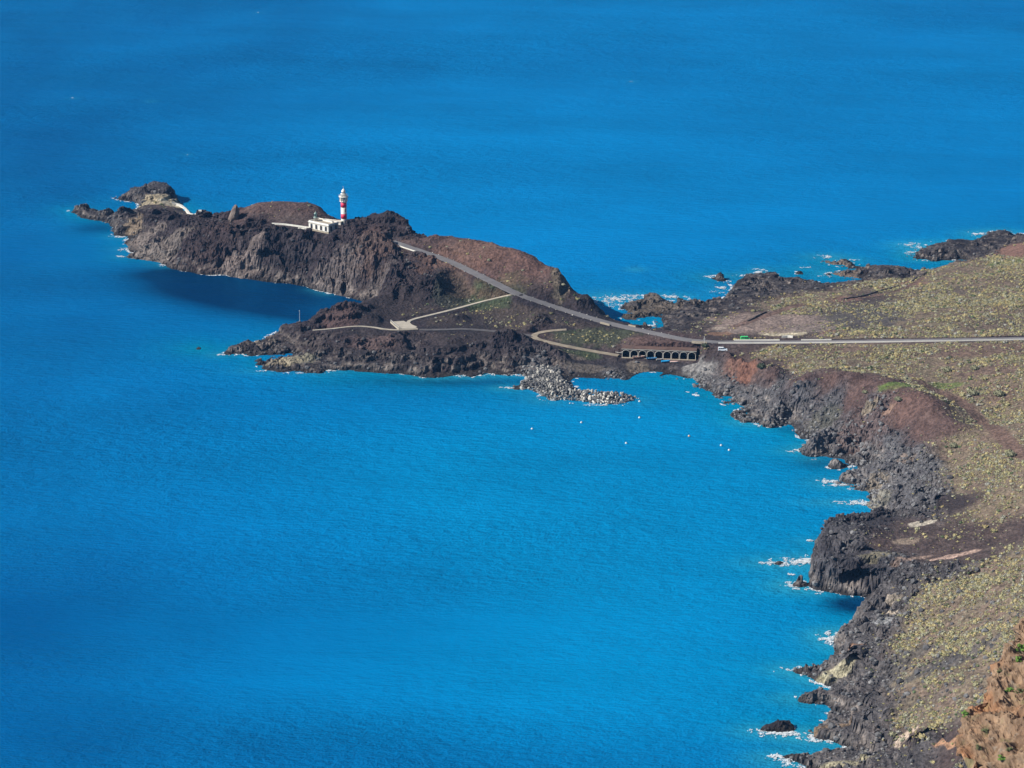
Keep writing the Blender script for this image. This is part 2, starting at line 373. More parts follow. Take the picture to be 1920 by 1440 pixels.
HP = [
 # west tip
 (150,398,3,"stack"),(172,400,4,"stack"),(200,404,3,"stack"),(226,404,6,"stack"),(222,432,3,"stack"),
 (256,400,8,"hl"),(265,432,7,"hl"),(300,392,15,"hl"),(350,410,17,"hl"),(400,412,19.5,"hl"),(424,411,20.5,"hl"),
 (262,355,7,"stack"),(290,347,9,"stack"),(318,347,9.5,"stack"),(331,357,7,"stack"),(225,366,2,"lava"),
 (322,383,3,"bare"),(352,395,5,"bare"),(377,406,10,"bare"),
 (449,415,22.4,"hl"),(480,424,24.2,"hl"),(520,431,25.1,"hl"),
 (468,385,29.6,"cinder"),(497,380,30.8,"cinder"),(549,378,32,"cinder"),(576,382,30.8,"cinder"),(601,384,30.2,"cinder"),(610,398,27.8,"cinder"),(520,412,26.6,"bare"),(560,422,26,"bare"),(450,405,25.4,"cinder"),
 (565,432,26,"hl"),(600,434,26,"hl"),(615,420,26.6,"bare"),(642,420,26.6,"bare"),(620,440,26.6,"hl"),(630,427,17,"hl"),(660,430,17,"hl"),(690,436,18,"hl"),(618,411,20,"cinder"),(640,436,29.5,"hl"),(655,424,30.5,"hl"),(672,422,30,"hl"),(665,412,30.2,"hl"),(645,417,29,"hl"),
 (687,428,26.6,"hl"),(705,407,32,"hl"),(720,402,33.2,"hl"),(741,414,32,"hl"),(757,421,30.2,"hl"),(780,431,28.4,"hl"),(797,448,24.8,"hl"),
 (700,440,27.8,"cinder"),(735,452,26.6,"hl"),
 # road line
 (750,459,26.6,"bare"),(790,470,25.4,"bare"),(830,483,23.9,"bare"),(900,516,21.2,"dark"),(970,550,17,"dark"),(1050,577,12,"dark"),(1100,593,10,"dark"),(1150,607,8,"dark"),(1220,622,9,"bare"),(1300,640,10,"bare"),
 # far red ridge
 (814,444,29.6,"cinder"),(839,453,29,"cinder"),(862,452,29.6,"cinder"),(885,453,30.2,"cinder"),(914,459,30.8,"cinder"),(943,463,30.8,"cinder"),(958,471,30.2,"cinder"),(995,486,27.8,"cinder"),(1020,504,25.4,"cinder"),(1050,502,26,"cinder"),
 (1060,516,23.6,"cinder"),(1072,548,13,"dark"),(1102,564,13,"dark"),(1118,566,13,"dark"),(1134,583,8,"dark"),
 
 # spur between road and valley
 (795,482,24.8,"hl"),(825,478,25.4,"hl"),(845,520,20,"dark"),(858,558,12,"dark"),(800,530,19,"hl"),(780,555,13,"dark"),
 (700,470,24.2,"hl"),(740,490,22.4,"hl"),(760,540,15,"hl"),
 
 # valley and lower headland
 (880,555,11,"val"),(900,567,10.5,"val"),(930,562,13,"val"),(850,581,9.5,"val"),(790,595,9,"val"),(762,604,9,"dark"),(720,585,11,"dark"),(740,570,12,"dark"),
 (950,590,9,"val"),(1000,600,9,"val"),(880,600,8.5,"dark"),(980,575,12,"val"),
 (1000,606,12,"hl"),(1010,598,11,"hl"),
 (700,574,13,"dark"),(672,573,15,"hl"),(640,580,15,"hl"),(610,588,13,"hl"),(580,600,11,"hl"),(562,606,9,"hl"),(530,624,6,"hl"),(500,634,4.5,"hl"),(460,652,3.5,"lava"),(435,658,2,"lava"),
 (650,613,9.5,"dark"),(600,618,9,"hl"),(700,615,9,"dark"),(560,640,5,"hl"),(520,660,2.5,"lava"),(540,685,2,"lava"),(500,684,2.5,"lava"),(580,680,3,"lava"),
 (640,640,8.5,"hl"),(700,645,9,"hl"),(760,640,9,"hl"),(680,670,5,"lava"),(760,680,5.5,"lava"),(840,640,10,"dark"),(850,665,9,"hl"),(870,618,8.5,"gr"),
 (920,625,7.5,"dark"),(967,633,12,"hl"),(940,655,10,"hl"),(900,670,7,"hl"),(1000,655,8,"hl"),(1035,660,8,"hl"),(1010,676,4,"scree"),
 (980,617,7,"val"),(1012,622,7.3,"bare"),(1000,632,6.5,"bare"),(1030,641,5.5,"bare"),(1090,653,4.5,"val"),(1150,664,3.5,"bare"),(1060,618,8,"val"),(1130,622,8,"val"),
 (1100,640,7,"val"),(1200,640,9,"cinder"),(1260,648,9,"cinder"),
 (1080,675,3,"beach"),(1130,680,2.6,"beach"),(1170,685,3,"beach"),(1110,695,1.8,"beach"),(1150,700,1.5,"scree"),
 (1190,684,2.5,"beach"),(1230,686,2,"beach"),(1280,688,2.2,"beach"),(1260,704,1.5,"lava"),
 # breakwater base
 (1010,705,2.5,"scree"),(1040,728,2.2,"scree"),(1080,741,1.8,"scree"),(1130,746,1.6,"scree"),(1170,747,1.2,"scree"),
 # black reef and far coast
 (1200,575,0.9,"lava"),(1190,594,0.9,"lava"),(1250,580,1.6,"lava"),(1300,575,1.9,"lava"),(1300,600,2.5,"lava"),(1260,610,2.5,"lava"),(1230,618,4,"lava"),(1400,530,3.1,"lava"),(1440,512,2.5,"lava"),(1400,550,2.5,"lava"),(1460,540,2.8,"lava"),(1530,540,2.5,"lava"),
 (1350,580,2.5,"lava"),(1340,600,5.5,"val"),(1380,605,6.5,"bare"),(1400,590,6.5,"bare"),(1440,600,7.5,"bare"),(1500,612,9,"bare"),(1500,590,7.5,"plain"),(1480,570,6,"plain"),(1550,550,5,"plain"),
 (1600,600,11,"plain"),(1560,494,1.2,"lava"),(1620,512,3.1,"lava"),(1650,505,3.7,"lava"),(1690,512,3.1,"lava"),(1580,514,1.2,"lava"),(1660,530,5,"plain"),(1720,530,6,"plain"),(1780,500,6,"plain"),(1620,560,7,"bare"),
 (1720,478,2.5,"lava"),(1780,470,3.1,"lava"),(1850,455,3.4,"lava"),(1880,445,3.1,"lava"),(1850,475,3.1,"lava"),(1905,466,8,"bare"),(1960,455,10,"bare"),(1880,490,8,"plain"),(1960,500,12,"plain"),
 (1800,560,12,"plain"),(1900,570,16,"plain"),(1700,580,11,"plain"),
 (1350,641,10.5,"bare"),(1400,641,11,"bare"),(1500,640,13,"bare"),(1600,639,15,"plain"),(1700,637,17,"plain"),(1800,636,18.5,"plain"),(1920,634,20.5,"plain"),(2060,632,22,"plain"),
 (1340,655,10,"bare"),(1400,660,10.5,"bare"),(1330,675,8,"dark"),(1380,680,9,"cinder"),(1440,685,12,"bare"),(1320,690,6,"scree"),
 # hill and scree
 (1440,665,12,"plain"),(1500,690,14.5,"plain"),(1600,680,16,"plain"),(1620,700,16.5,"plain"),(1450,707,12,"cinder"),(1410,700,9,"cinder"),(1500,709,17,"cinder"),(1560,708,20,"cinder"),(1620,709,22,"cinder"),(1660,718,24,"cinder"),(1700,737,26,"cinder"),(1740,752,26.5,"cinder"),(1772,778,25.5,"cinder"),(1785,800,23,"cinder"),
 (1350,715,4,"scree"),(1380,730,4.5,"scree"),(1430,740,6,"scree"),(1460,725,8.5,"scree"),(1420,770,2.5,"scree"),(1500,750,8.5,"scree"),(1560,760,10,"scree"),(1600,740,17,"cinder"),(1650,760,17,"scree"),(1700,780,18,"cinder"),(1740,810,17,"cinder"),
 (1460,782,4,"scree"),(1540,810,5,"scree"),(1580,830,6,"scree"),(1620,800,10,"scree"),(1660,830,9,"scree"),(1700,860,10.5,"scree"),(1640,870,5,"scree"),(1600,900,3,"scree"),(1680,900,8,"scree"),(1740,880,13,"scree"),
 (1700,705,18.5,"plain"),(1760,740,18.5,"plain"),(1810,770,18,"plain"),(1820,800,18.5,"plain"),(1800,830,19,"plain"),(1800,860,18,"plain"),(1850,700,22,"plain"),(1920,700,25,"plain"),(1900,800,26,"plain"),(1860,860,23,"plain"),(1920,900,28,"plain"),(1820,900,20,"plain"),(2060,800,34,"plain"),(2060,950,40,"plain"),
 (1750,930,13,"scree"),(1800,945,17,"dark"),(1690,940,9,"scree"),(1720,965,12,"shelf"),(1860,950,22,"plain"),
 # SE platforms
 (1605,978,12,"wall"),(1650,975,11,"lava"),(1565,1000,12,"wall"),(1545,1008,12,"wall"),(1590,1020,12.5,"shelf"),(1700,985,13,"bare"),(1660,1020,13,"bare"),(1740,1010,15,"bare"),(1820,1000,19,"bare"),(1900,1000,23,"bare"),(1750,1045,15.5,"bare"),(1830,1040,19,"bare"),
 (1548,1045,12,"wall"),(1600,1050,12,"wall"),(1660,1058,11.5,"wall"),(1720,1070,14,"shelf"),(1780,1075,17,"shelf"),(1700,1110,11,"shelf"),(1740,1110,15,"slope"),(1690,1130,8,"shelf"),
 (1850,1090,24,"slope"),(1920,1060,28,"slope"),(1780,1120,19,"slope"),(1640,1152,8,"shelf"),(1620,1160,7.5,"shelf"),(1680,1165,10,"shelf"),(1720,1160,13,"slope"),
 (1625,1190,6,"shelf"),(1600,1205,7,"shelf"),(1590,1215,7.5,"shelf"),(1640,1220,9,"shelf"),(1700,1210,13,"slope"),(1760,1200,19,"slope"),(1840,1170,27,"slope"),(1920,1150,36,"slope"),
 (1610,1250,7,"shelf"),(1650,1270,9,"shelf"),(1590,1270,4,"shelf"),(1600,1300,5,"shelf"),(1640,1310,8,"shelf"),(1700,1280,14,"slope"),(1760,1270,20,"slope"),(1600,1345,4,"shelf"),(1650,1340,9,"shelf"),(1700,1345,13,"slope"),(1760,1340,19,"slope"),
 (1610,1365,6,"shelf"),(1660,1370,10,"shelf"),(1720,1375,14,"bare"),(1780,1380,19,"bare"),(1620,1400,4,"shelf"),(1680,1400,9,"shelf"),(1740,1410,12,"shelf"),(1790,1420,18,"bare"),(1560,1425,3,"shelf"),(1620,1430,5,"shelf"),(1700,1440,9,"shelf"),(1800,1460,18,"shelf"),
 (1900,1300,34,"slope"),(1960,1400,42,"slope"),(2060,1150,50,"slope"),(2060,1350,60,"slope"),(1600,1500,5,"shelf"),(1700,1520,12,"shelf"),(1850,1540,24,"slope"),(2100,1560,60,"slope"),(1460,1367,4,"lava"),(1440,1367,3.5,"lava"),
]
TYPES["gr"] = TYPES["dark"]
hx = np.array([unproj(u, v, z) + (z,) for (u, v, z, t) in HP])
ha = np.array([TYPES[t] for (_, _, _, t) in HP], dtype=float)

# road and path lines: (pixel u, v, height), half width
def line3(pts): return np.array([unproj(u, v, z) + (z,) for (u, v, z) in pts])
def resample(P, step, smooth=2):
    P = np.asarray(P, float)
    for _ in range(smooth):      # Chaikin
        Q = [P[0]]
        for a, b in zip(P[:-1], P[1:]): Q += [a * .75 + b * .25, a * .25 + b * .75]
        Q.append(P[-1]); P = np.array(Q)
    L = np.r_[0, np.cumsum(np.linalg.norm(np.diff(P, axis=0), axis=1))]
    n = max(2, int(L[-1] / step)); s = np.linspace(0, L[-1], n)
    return np.stack([np.interp(s, L, P[:, i]) for i in range(P.shape[1])], 1)

LINES = {
 "light_road":  (line3([(735,452,26.8),(760,461,26.3),(790,471,25.4),(830,484,23.9),(866,500,22.5),(900,517,21.2),(936,534,19.4),(970,551,17),(1010,565,14.4),(1050,578,12),(1100,594,10),(1150,608,8.6),(1220,623,8.8),(1290,638,10),(1340,641,10.6)]), 2.6),
 "coast_road":  (line3([(1330,641,10.6),(1400,641,11.2),(1500,640.5,13),(1600,639.5,15),(1700,638,17),(1800,636.5,18.5),(1920,634,20.5),(2060,632,22)]), 2.0),
 "cream_path":  (line3([(968,550,17),(940,556,14.5),(900,566,11),(850,580,9.8),(800,592,9.3),(775,598,9.2),(764,603,9.2),(768,609,9.2),(780,613,9.2)]), 1.1),
 "west_path":   (line3([(784,617,9.2),(750,618.5,9.2),(722,617,9.2),(700,613,9.6),(676,611,9.8),(650,612.5,9.6),(625,616,9.2),(586,619,8.8)]), 0.8),
 "gravel_path": (line3([(786,618,9.1),(830,618,8.6),(870,616,8.4),(920,620,7.6),(960,624,7.2),(1000,630,6.6)]), 1.5),
 "house_yard":  (line3([(508,421,25.4),(530,422,25.6),(552,425,25.8),(580,429,26.0)]), 2.5),
 "hairpin":     (line3([(1062,617.5,8.2),(1030,620,7.6),(1008,624,7),(999,630,6.6),(1008,636,6.2),(1040,644,5.4),(1090,654,4.4),(1130,661,3.8),(1160,666,3.4)]), 1.7),
}
LINES = {k: (resample(p, 1.5, 3 if k in ("hairpin", "cream_path") else 2), w) for k, (p, w) in LINES.items()}
TRACKS = [  # bare earth tracks: pixel lines on the ground
 ([(1725,722,18.5),(1760,735,18.5),(1800,748,18.6),(1830,775,19.5),(1860,805,22),(1890,832,24.5),(1930,862,28)], 3.4),
 ([(1575,563,6),(1640,556,6.5),(1690,545,6.5),(1730,520,6.2)], 1.6),
 ([(1380,612,7),(1420,598,7),(1470,580,6.5),(1500,574,6)], 3.0),
]
TRACKS = [(resample(line3(p), 2.0), w) for p, w in TRACKS]

# ---------------------------------------------------------------- terrain: fields on a 2 m grid
X0, X1, Y0, Y1 = -326.0, 372.0, 858.0, 1772.0
CS = 2.0
cx = np.arange(X0, X1 + CS, CS); cy = np.arange(Y0, Y1 + CS, CS)
GX, GY = np.meshgrid(cx, cy)

def mq_fit(P, c=7.0):
    d2 = ((P[:, None, :2] - P[None, :, :2]) ** 2).sum(-1)
    A = np.sqrt(d2 + c * c); A -= np.eye(len(P)) * 1.5
    mean = P[:, 2].mean()
    return np.linalg.solve(A, P[:, 2] - mean), mean
def mq_eval(wt, mean, P, x, y, c=7.0):
    out = np.full(x.shape, mean)
    for (px, py, _), w in zip(P, wt): out += w * np.sqrt((x - px) ** 2 + (y - py) ** 2 + c * c)
    return out
wt, mean = mq_fit(hx)
HB = mq_eval(wt, mean, hx, GX, GY)
AT = np.zeros(GX.shape + (5,)); ws = np.zeros(GX.shape)
for (px, py, _), a in zip(hx, ha):
    w = 1.0 / ((GX - px) ** 2 + ((GY - py) * 0.7) ** 2 + 12.0) ** 2
    ws += w; AT += w[..., None] * a
AT /= ws[..., None]
# keep the fitted surface between the heights of the nearest known points
HI = np.full(GX.shape, -1e9); LO = np.full(GX.shape, 1e9)
for (px, py, pz) in hx:
    dd_ = np.sqrt((GX - px) ** 2 + (GY - py) ** 2)
    np.maximum(HI, pz - dd_ * 0.10 + 1.0, out=HI); np.minimum(LO, pz + dd_ * 0.10 - 1.0, out=LO)
HB = np.clip(HB, np.minimum(LO, HI), HI)

def poly_sd(poly, x, y):
    """signed distance, positive inside"""
    P = np.array([unproj(u, v, 0) for u, v in poly])
    d2 = np.full(x.shape, 1e12); ins = np.zeros(x.shape, bool)
    n = len(P)
    for i in range(n):
        ax, ay = P[i]; bx, by = P[(i + 1) % n]
        ex, ey = bx - ax, by - ay; L = ex * ex + ey * ey + 1e-9
        t = np.clip(((x - ax) * ex + (y - ay) * ey) / L, 0, 1)
        np.minimum(d2, (x - ax - t * ex) ** 2 + (y - ay - t * ey) ** 2, out=d2)
        if ay != by:
            c = ((ay > y) != (by > y)) & (x < ex * (y - ay) / (by - ay) + ax)
            ins ^= c
    d = np.sqrt(d2)
    return np.where(ins, d, -d)
SD = poly_sd(COAST, GX, GY); OWN = np.zeros(GX.shape, int)
for i, (lab, poly) in enumerate(ISLETS.items()):
    pv = [unproj(u, v, 0) for u, v in poly]
    xs = [p[0] for p in pv]; ys = [p[1] for p in pv]
    m = (GX > min(xs) - 30) & (GX < max(xs) + 30) & (GY > min(ys) - 30) & (GY < max(ys) + 30)
    sd = poly_sd(poly, GX[m], GY[m])
    better = sd > SD[m]
    t = SD[m]; t[better] = sd[better]; SD[m] = t
    t = OWN[m]; t[better] = i + 1; OWN[m] = t

RES = 0.56
fx = np.arange(X0, X1, RES); fy = np.arange(Y0, Y1, RES)
def bil(A, x, y, x0=X0, y0=Y0, s=CS):
    gx = np.clip((x - x0) / s, 0, A.shape[1] - 1.001); gy = np.clip((y - y0) / s, 0, A.shape[0] - 1.001)
    i = gx.astype(int); j = gy.astype(int); a = gx - i; b = gy - j
    if A.ndim == 3: a = a[..., None]; b = b[..., None]
    return (A[j, i] * (1 - a) + A[j, i + 1] * a) * (1 - b) + (A[j + 1, i] * (1 - a) + A[j + 1, i + 1] * a) * b
FX, FY = np.meshgrid(fx, fy)
sd0 = bil(SD, FX, FY)
act = sd0 > -9.0                                        # only work where there is land or close to it
ax_, ay_ = FX[act], FY[act]
d = sd0[act]; hb = bil(HB, ax_, ay_); at = bil(AT, ax_, ay_)
own = OWN[np.clip(np.rint((ay_ - Y0) / CS).astype(int), 0, OWN.shape[0] - 1), np.clip(np.rint((ax_ - X0) / CS).astype(int), 0, OWN.shape[1] - 1)]
cw, rock, red, grey, veg = at.T
wx = fbm2(ax_, ay_, 22, 3, 40); wy = fbm2(ax_, ay_, 22, 3, 50)
# ragged coast: the distance itself is roughened, strongest where the shore is rock
rag = fbm2(ax_, ay_, 13, 4, 1) * 3.0 + fbm2(ax_, ay_, 5.5, 3, 9, ridged=True) * 0.8
beachy = np.exp(-(((ax_ - unproj(1190, 690, 2)[0]) / 34) ** 2 + ((ay_ - unproj(1190, 692, 2)[1]) / 22) ** 2))
rag *= (0.45 + 0.55 * np.clip(rock * 1.5, 0, 1)) * (1 - beachy) * np.where((hb < 4) & (rock > .6), 1.7, 1.0)
dd = d + rag * np.clip(1.0 - np.abs(d) / 40, 0.25, 1)
hl_w = np.clip(cw, 5, 30)
gully = fbm2(ax_ + wx * 7, ay_ + wy * 7, 19, 4, 70, ridged=True)
hl_w = hl_w * (1 + 0.35 * wx)
t = np.clip((dd + gully * 0.32 * hl_w * rock) / hl_w, 0, 1.6)
prof = 0.10 * sstep(0.0, 0.12, t) + 0.55 * sstep(0.05, 0.55, t) + 0.35 * sstep(0.35, 1.15, t)
hb = np.maximum(hb, 0.9)
isl = own > 0
hb = np.where(isl, 1.6 + 0.9 * np.clip(d, 0, 4), hb); prof = np.where(isl, sstep(0, 3.0, dd), prof)
z = hb * prof
# relief
big = fbm2(ax_ + wx * 6, ay_ + wy * 6, 30, 4, 20, ridged=True, gain=.42)
mid = fbm3(ax_, ay_, z * 1.1, 7.5, 4, 30, ridged=True, gain=0.55)
inl = sstep(0.02, 0.35, t)
z = z + inl * (rock * (big * (1.0 + 7.0 * np.clip(hb / 18, 0, 1)) + mid * (0.9 + 1.0 * np.clip(hb / 8, 0, 1)) * (1 + .7 * grey)) + (1 - rock) * (fbm2(ax_, ay_, 60, 3, 60) * 1.1 + fbm2(ax_, ay_, 9, 3, 66) * 0.35))
z = z + np.clip(prof, 0, 1) * rock * 0.8 * fbm3(ax_, ay_, z * 1.2, 2.6, 2, 80, ridged=True)
# crisp edges: terraces in the lava and on the shelf cliffs
ter = np.clip(rock, 0, 1) * np.clip(grey * 1.2 + 0.55, 0, 1)
stp = 3.4; q = z / stp + 0.9 * fbm2(ax_, ay_, 24, 3, 90); fr = q - np.floor(q)
z = z + ter * 0.85 * stp * (sstep(0.28, 0.72, fr) - fr) * inl
shore = dd < 0.0
z = np.where(shore, -0.25 + np.maximum(dd, -6) * 0.45, np.where((hb < 4.3) & (rock > .6) & ~isl, z - .25, np.maximum(z, 0.12 + 0.15 * np.minimum(dd, 3))))

# rock fins and slabs standing out of the shore: px line, height, half width
def ground0(u, v):
    """first hit of the pixel ray with the smooth height field"""
    dx, dy, dz = raydir(u, v)
    tt = np.arange(900, 2050, 1.0) / 1.0
    x = dx * tt; y = dy * tt; zz = CAMH + dz * tt
    g = bil(HB, x, y) * np.clip(bil(SD, x, y) / np.clip(bil(AT, x, y)[:, 0], 5, 30), 0, 1)
    g = np.where((y < Y0) | (y > Y1) | (x < X0) | (x > X1), 0, g)
    k = np.argmax(zz <= np.maximum(g, 0))
    return np.array((x[k], y[k], max(g[k], 0)))
def polydist(L, x, y):
    d2 = np.full(x.shape, 1e12); zz = np.zeros(x.shape); ss = np.zeros(x.shape)
    for i in range(len(L) - 1):
        a, b = L[i], L[i + 1]; ex, ey = b[0] - a[0], b[1] - a[1]; LL = ex * ex + ey * ey + 1e-9
        t = np.clip(((x - a[0]) * ex + (y - a[1]) * ey) / LL, 0, 1)
        q = (x - a[0] - t * ex) ** 2 + (y - a[1] - t * ey) ** 2
        m = q < d2
        d2 = np.where(m, q, d2); zz = np.where(m, a[2] + t * (b[2] - a[2]), zz); ss = np.where(m, (i + t) / (len(L) - 1), ss)
    return np.sqrt(d2), zz, ss
FINS = [
 ([(1440,795),(1470,770),(1500,748)], 5.0, 3.2), ([(1512,850),(1535,835),(1552,820)], 5.5, 3.0), ([(1400,788),(1440,775),(1470,752)], 2.5, 3.0),
 ([(1500,740),(1545,722),(1600,714)], 2.5, 4.0), ([(1420,690),(1440,700),(1452,707)], 4.5, 4.0), ([(1385,690),(1395,700)], 4.5, 3.5), ([(1330,668),(1360,678),(1368,690)], 4.0, 4.0),
 ([(1590,895),(1615,886),(1640,884)], 3.0, 3.0), ([(1600,770),(1625,765),(1650,772)], 2.5, 3.0), ([(1450,740),(1480,728),(1510,716)], 3.0, 3.0),
 ([(860,505),(872,520),(880,540)], 1.5, 4.0), ([(1075,575),(1100,566),(1125,572)], 4.0, 5.0), ([(640,455),(665,500),(690,545)], 6.0, 6.0), ([(560,455),(580,500),(600,530)], 5.5, 6.0),
 ([(480,440),(500,480),(520,520)], 5.0, 6.0), ([(400,430),(420,470),(440,510)], 5.0, 6.0), ([(330,420),(345,460),(360,500)], 4.5, 5.5), ([(700,455),(735,500),(750,550)], 6.5, 6.0), ([(840,500),(820,540),(800,560)], 2.0, 4.0),
 ([(620,583),(650,577),(685,573)], 2.5, 3.5), ([(575,600),(600,594)], 2.0, 3.0), ([(930,650),(967,634),(985,648)], 2.5, 4.0), ([(850,600),(868,598)], 3.0, 3.0), ([(845,640),(868,636)], 2.5, 3.5), ([(1025,655),(1045,665)], 2.5, 3.0),
 ([(1000,600),(1012,596),(1020,604)], 3.0, 3.0), ([(1610,1005),(1640,985),(1690,975)], 1.5, 4.0), ([(1530,1010),(1560,1000)], 2.5, 3.5), ([(195,404),(204,400)], 5.0, 2.2), ([(222,402),(236,398)], 6.0, 3.0), ([(150,396),(176,399)], 3.0, 3.0),
 ([(1590,1245),(1610,1225)], 2.0, 3.0), ([(1440,1364),(1480,1362)], 2.5, 3.0), ([(806,450),(816,448)], 3.0, 4.0), ([(872,462),(888,458)], 2.5, 4.0), ([(1040,512),(1052,508)], 3.5, 4.5), ([(975,480),(990,490)], 1.5, 5),
]
for pts, hgt, wd in FINS:
    L = np.array([ground0(u, v) for u, v in pts])
    bx0, bx1 = L[:, 0].min() - 3.2 * wd, L[:, 0].max() + 3.2 * wd; by0, by1 = L[:, 1].min() - 3.2 * wd, L[:, 1].max() + 3.2 * wd
    m = (ax_ > bx0) & (ax_ < bx1) & (ay_ > by0) & (ay_ < by1) & (dd > -0.5)
    q, _, ss = polydist(L, ax_[m] + wx[m] * 1.5, ay_[m] + wy[m] * 1.5)
    z[m] += hgt * np.exp(-(q / wd) ** 2) * (0.75 + 0.5 * mid[m])

# flatten the roads and building plots into the ground
for k, (L, w) in LINES.items():
    bx0, bx1 = L[:, 0].min() - 14, L[:, 0].max() + 14; by0, by1 = L[:, 1].min() - 14, L[:, 1].max() + 14
    m = (ax_ > bx0) & (ax_ < bx1) & (ay_ > by0) & (ay_ < by1)
    q, zz, _ = polydist(L, ax_[m], ay_[m])
    f = 1 - sstep(w + 0.9, w + 4.5, q)
    z[m] = mix(z[m], zz - 0.28, f); rock[m] *= 1 - 0.8 * f; veg[m] *= 1 - sstep(0.1, 0.6, f)
def plot(cx0, cy0, zz, rx, ry, rz, soft=3.0):
    ca, sa = math.cos(-rz), math.sin(-rz)
    m = (np.abs(ax_ - cx0) < 40) & (np.abs(ay_ - cy0) < 40)
    px = (ax_[m] - cx0) * ca - (ay_[m] - cy0) * sa; py = (ax_[m] - cx0) * sa + (ay_[m] - cy0) * ca
    q = np.maximum(np.abs(px) - rx, np.abs(py) - ry)
    f = 1 - sstep(0.0, soft, q)
    z[m] = mix(z[m], zz, f); veg[m] *= 1 - f
HOUSE_RZ = math.radians(-40)
HZ = 26.0
hA = unproj(579, 430.5, HZ)                     # left foot of the keeper's house front
hdir = np.array((math.cos(HOUSE_RZ), math.sin(HOUSE_RZ))); hback = np.array((-hdir[1], hdir[0]))
hC = np.array(hA) + hdir * 7.6 + hback * 7.0
plot(hC[0], hC[1], HZ - 0.05, 9.5, 8.6, HOUSE_RZ)
LZ = 26.6
LH = unproj(645, 419.5, LZ)
plot(LH[0], LH[1], LZ - 0.05, 4.0, 4.0, 0)
aL = np.array(unproj(1166, 669.5, 2.6)); aR = np.array(unproj(1305, 674.5, 2.6))
ARC_RZ = math.atan2(aR[1] - aL[1], aR[0] - aL[0]); ARC_LEN = float(np.linalg.norm(aR - aL))
adir = (aR - aL) / ARC_LEN; aback = np.array((-adir[1], adir[0])); aC = (aL + aR) / 2
plot(aC[0] - aback[0] * 3.5, aC[1] - aback[1] * 3.5, 2.55, ARC_LEN / 2 + 1, 8.0, ARC_RZ, 1.5)
for (u, v, zc, k_) in ((621,437,28.4,.11),(634,431,28.6,.10),(650,427,28.2,.09),(663,416,31.6,.09),(676,419,31.0,.09)):     # knoll between the house and the road
    x_, y_ = unproj(u, v, zc); r2_ = (ax_ - x_) ** 2 + (ay_ - y_) ** 2; m = r2_ < 220
    z[m] = np.maximum(z[m], zc - k_ * r2_[m] + mid[m] * 1.2); rock[m] = np.maximum(rock[m], .8 * (r2_[m] < 120))
tC = np.array(unproj(757, 609.5, 9.2))
plot(tC[0], tC[1], 8.9, 10.0, 9.5, 0, 4.0)

Z = np.full(FX.shape, -3.0); Z[act] = z
RK = np.zeros(FX.shape); RK[act] = rock

def zat(x, y):
    return bil(Z, np.asarray(x, float), np.asarray(y, float), X0, Y0, RES)

def pick(u, v):
    """point of the ground seen at a pixel of the photograph"""
    dx, dy, dz = raydir(u, v)
    tt = np.arange(880, 2000, 0.5)
    x = dx * tt; y = dy * tt; zz = CAMH + dz * tt
    g = zat(x, y); g = np.where((y < Y0) | (y > Y1 - 1) | (x < X0) | (x > X1 - 1), 0, np.maximum(g, 0))
    k = int(np.argmax(zz <= g))
    return np.array((x[k], y[k], g[k]))

# ---------------------------------------------------------------- terrain mesh and colours
ny, nx = Z.shape
keep = Z > -1.2
cell = keep[:-1, :-1] | keep[1:, :-1] | keep[:-1, 1:] | keep[1:, 1:]
own_f = np.zeros(FX.shape, int); own_f[act] = own
gyz, gxz = np.gradient(Z, RES)
slope = np.sqrt(gxz ** 2 + gyz ** 2)
nl = np.sqrt(1 + slope ** 2)
used = np.zeros(Z.shape, bool)
used[:-1, :-1] |= cell; used[1:, :-1] |= cell; used[:-1, 1:] |= cell; used[1:, 1:] |= cell
vx, vy, vz = FX[used], FY[used], Z[used]
steep = sstep(0.5, 1.4, slope[used]) * np.clip(RK[used] * 1.3 + 0.2, 0, 1) * sstep(-0.2, 1.0, vz)
nxv, nyv, nzv = -gxz[used] / nl[used], -gyz[used] / nl[used], 1 / nl[used]
disp = (fbm3(vx, vy, vz * 1.1, 15.0, 2, 33) * 3.4 * np.clip(vz / 12, 0, 1) + fbm3(vx, vy, vz * 0.8, 6.0, 3, 3, ridged=True) * 1.7 + fbm3(vx, vy, vz * 1.7, 2.2, 3, 8, ridged=True) * 0.9) * steep
px_, py_, pz_ = vx + nxv * disp, vy + nyv * disp, vz + nzv * disp * 0.6

# sea caves and hollows: pixel, half width m, half height m, depth m
CAVES = [(1612,1087,8.0,3.4,7),(1655,1113,3.2,1.6,4),(1560,1016,3.5,2.6,5),(1604,1244,3.6,2.4,5),(1735,1400,9.0,5.5,10),(1622,1366,6,2.4,6),(1638,1322,3.5,2.5,5),
         (1690,948,3.0,1.8,4),(1770,950,4.0,2.0,5),(747,548,3.2,4.5,6),(645,545,1.8,3.0,4),(745,462,2.5,2.0,3),(1060,535,3.0,5.0,5),(503,478,4.5,2.6,4),(820,690,2.6,3.5,4),(1690,918,2.5,1.6,3),(430,478,3,2,3)]
for (u, v, rx, rz, dep) in CAVES:
    c = pick(u, v); dv = np.array((c[0], c[1])); dv = dv / np.linalg.norm(dv)
    lx = (px_ - c[0]) * dv[1] - (py_ - c[1]) * dv[0]; ly = (px_ - c[0]) * dv[0] + (py_ - c[1]) * dv[1]
    r2 = (lx / rx) ** 2 + ((pz_ - c[2]) / rz) ** 2 + fbm3(px_, py_, pz_, 4.5, 3, 77) * .75 + .1
    m = (r2 < 1) & (ly > -14) & (ly < 12)
    push = dep * np.sqrt(np.clip(1 - r2[m], 0, 1))
    px_[m] += dv[0] * push; py_[m] += dv[1] * push

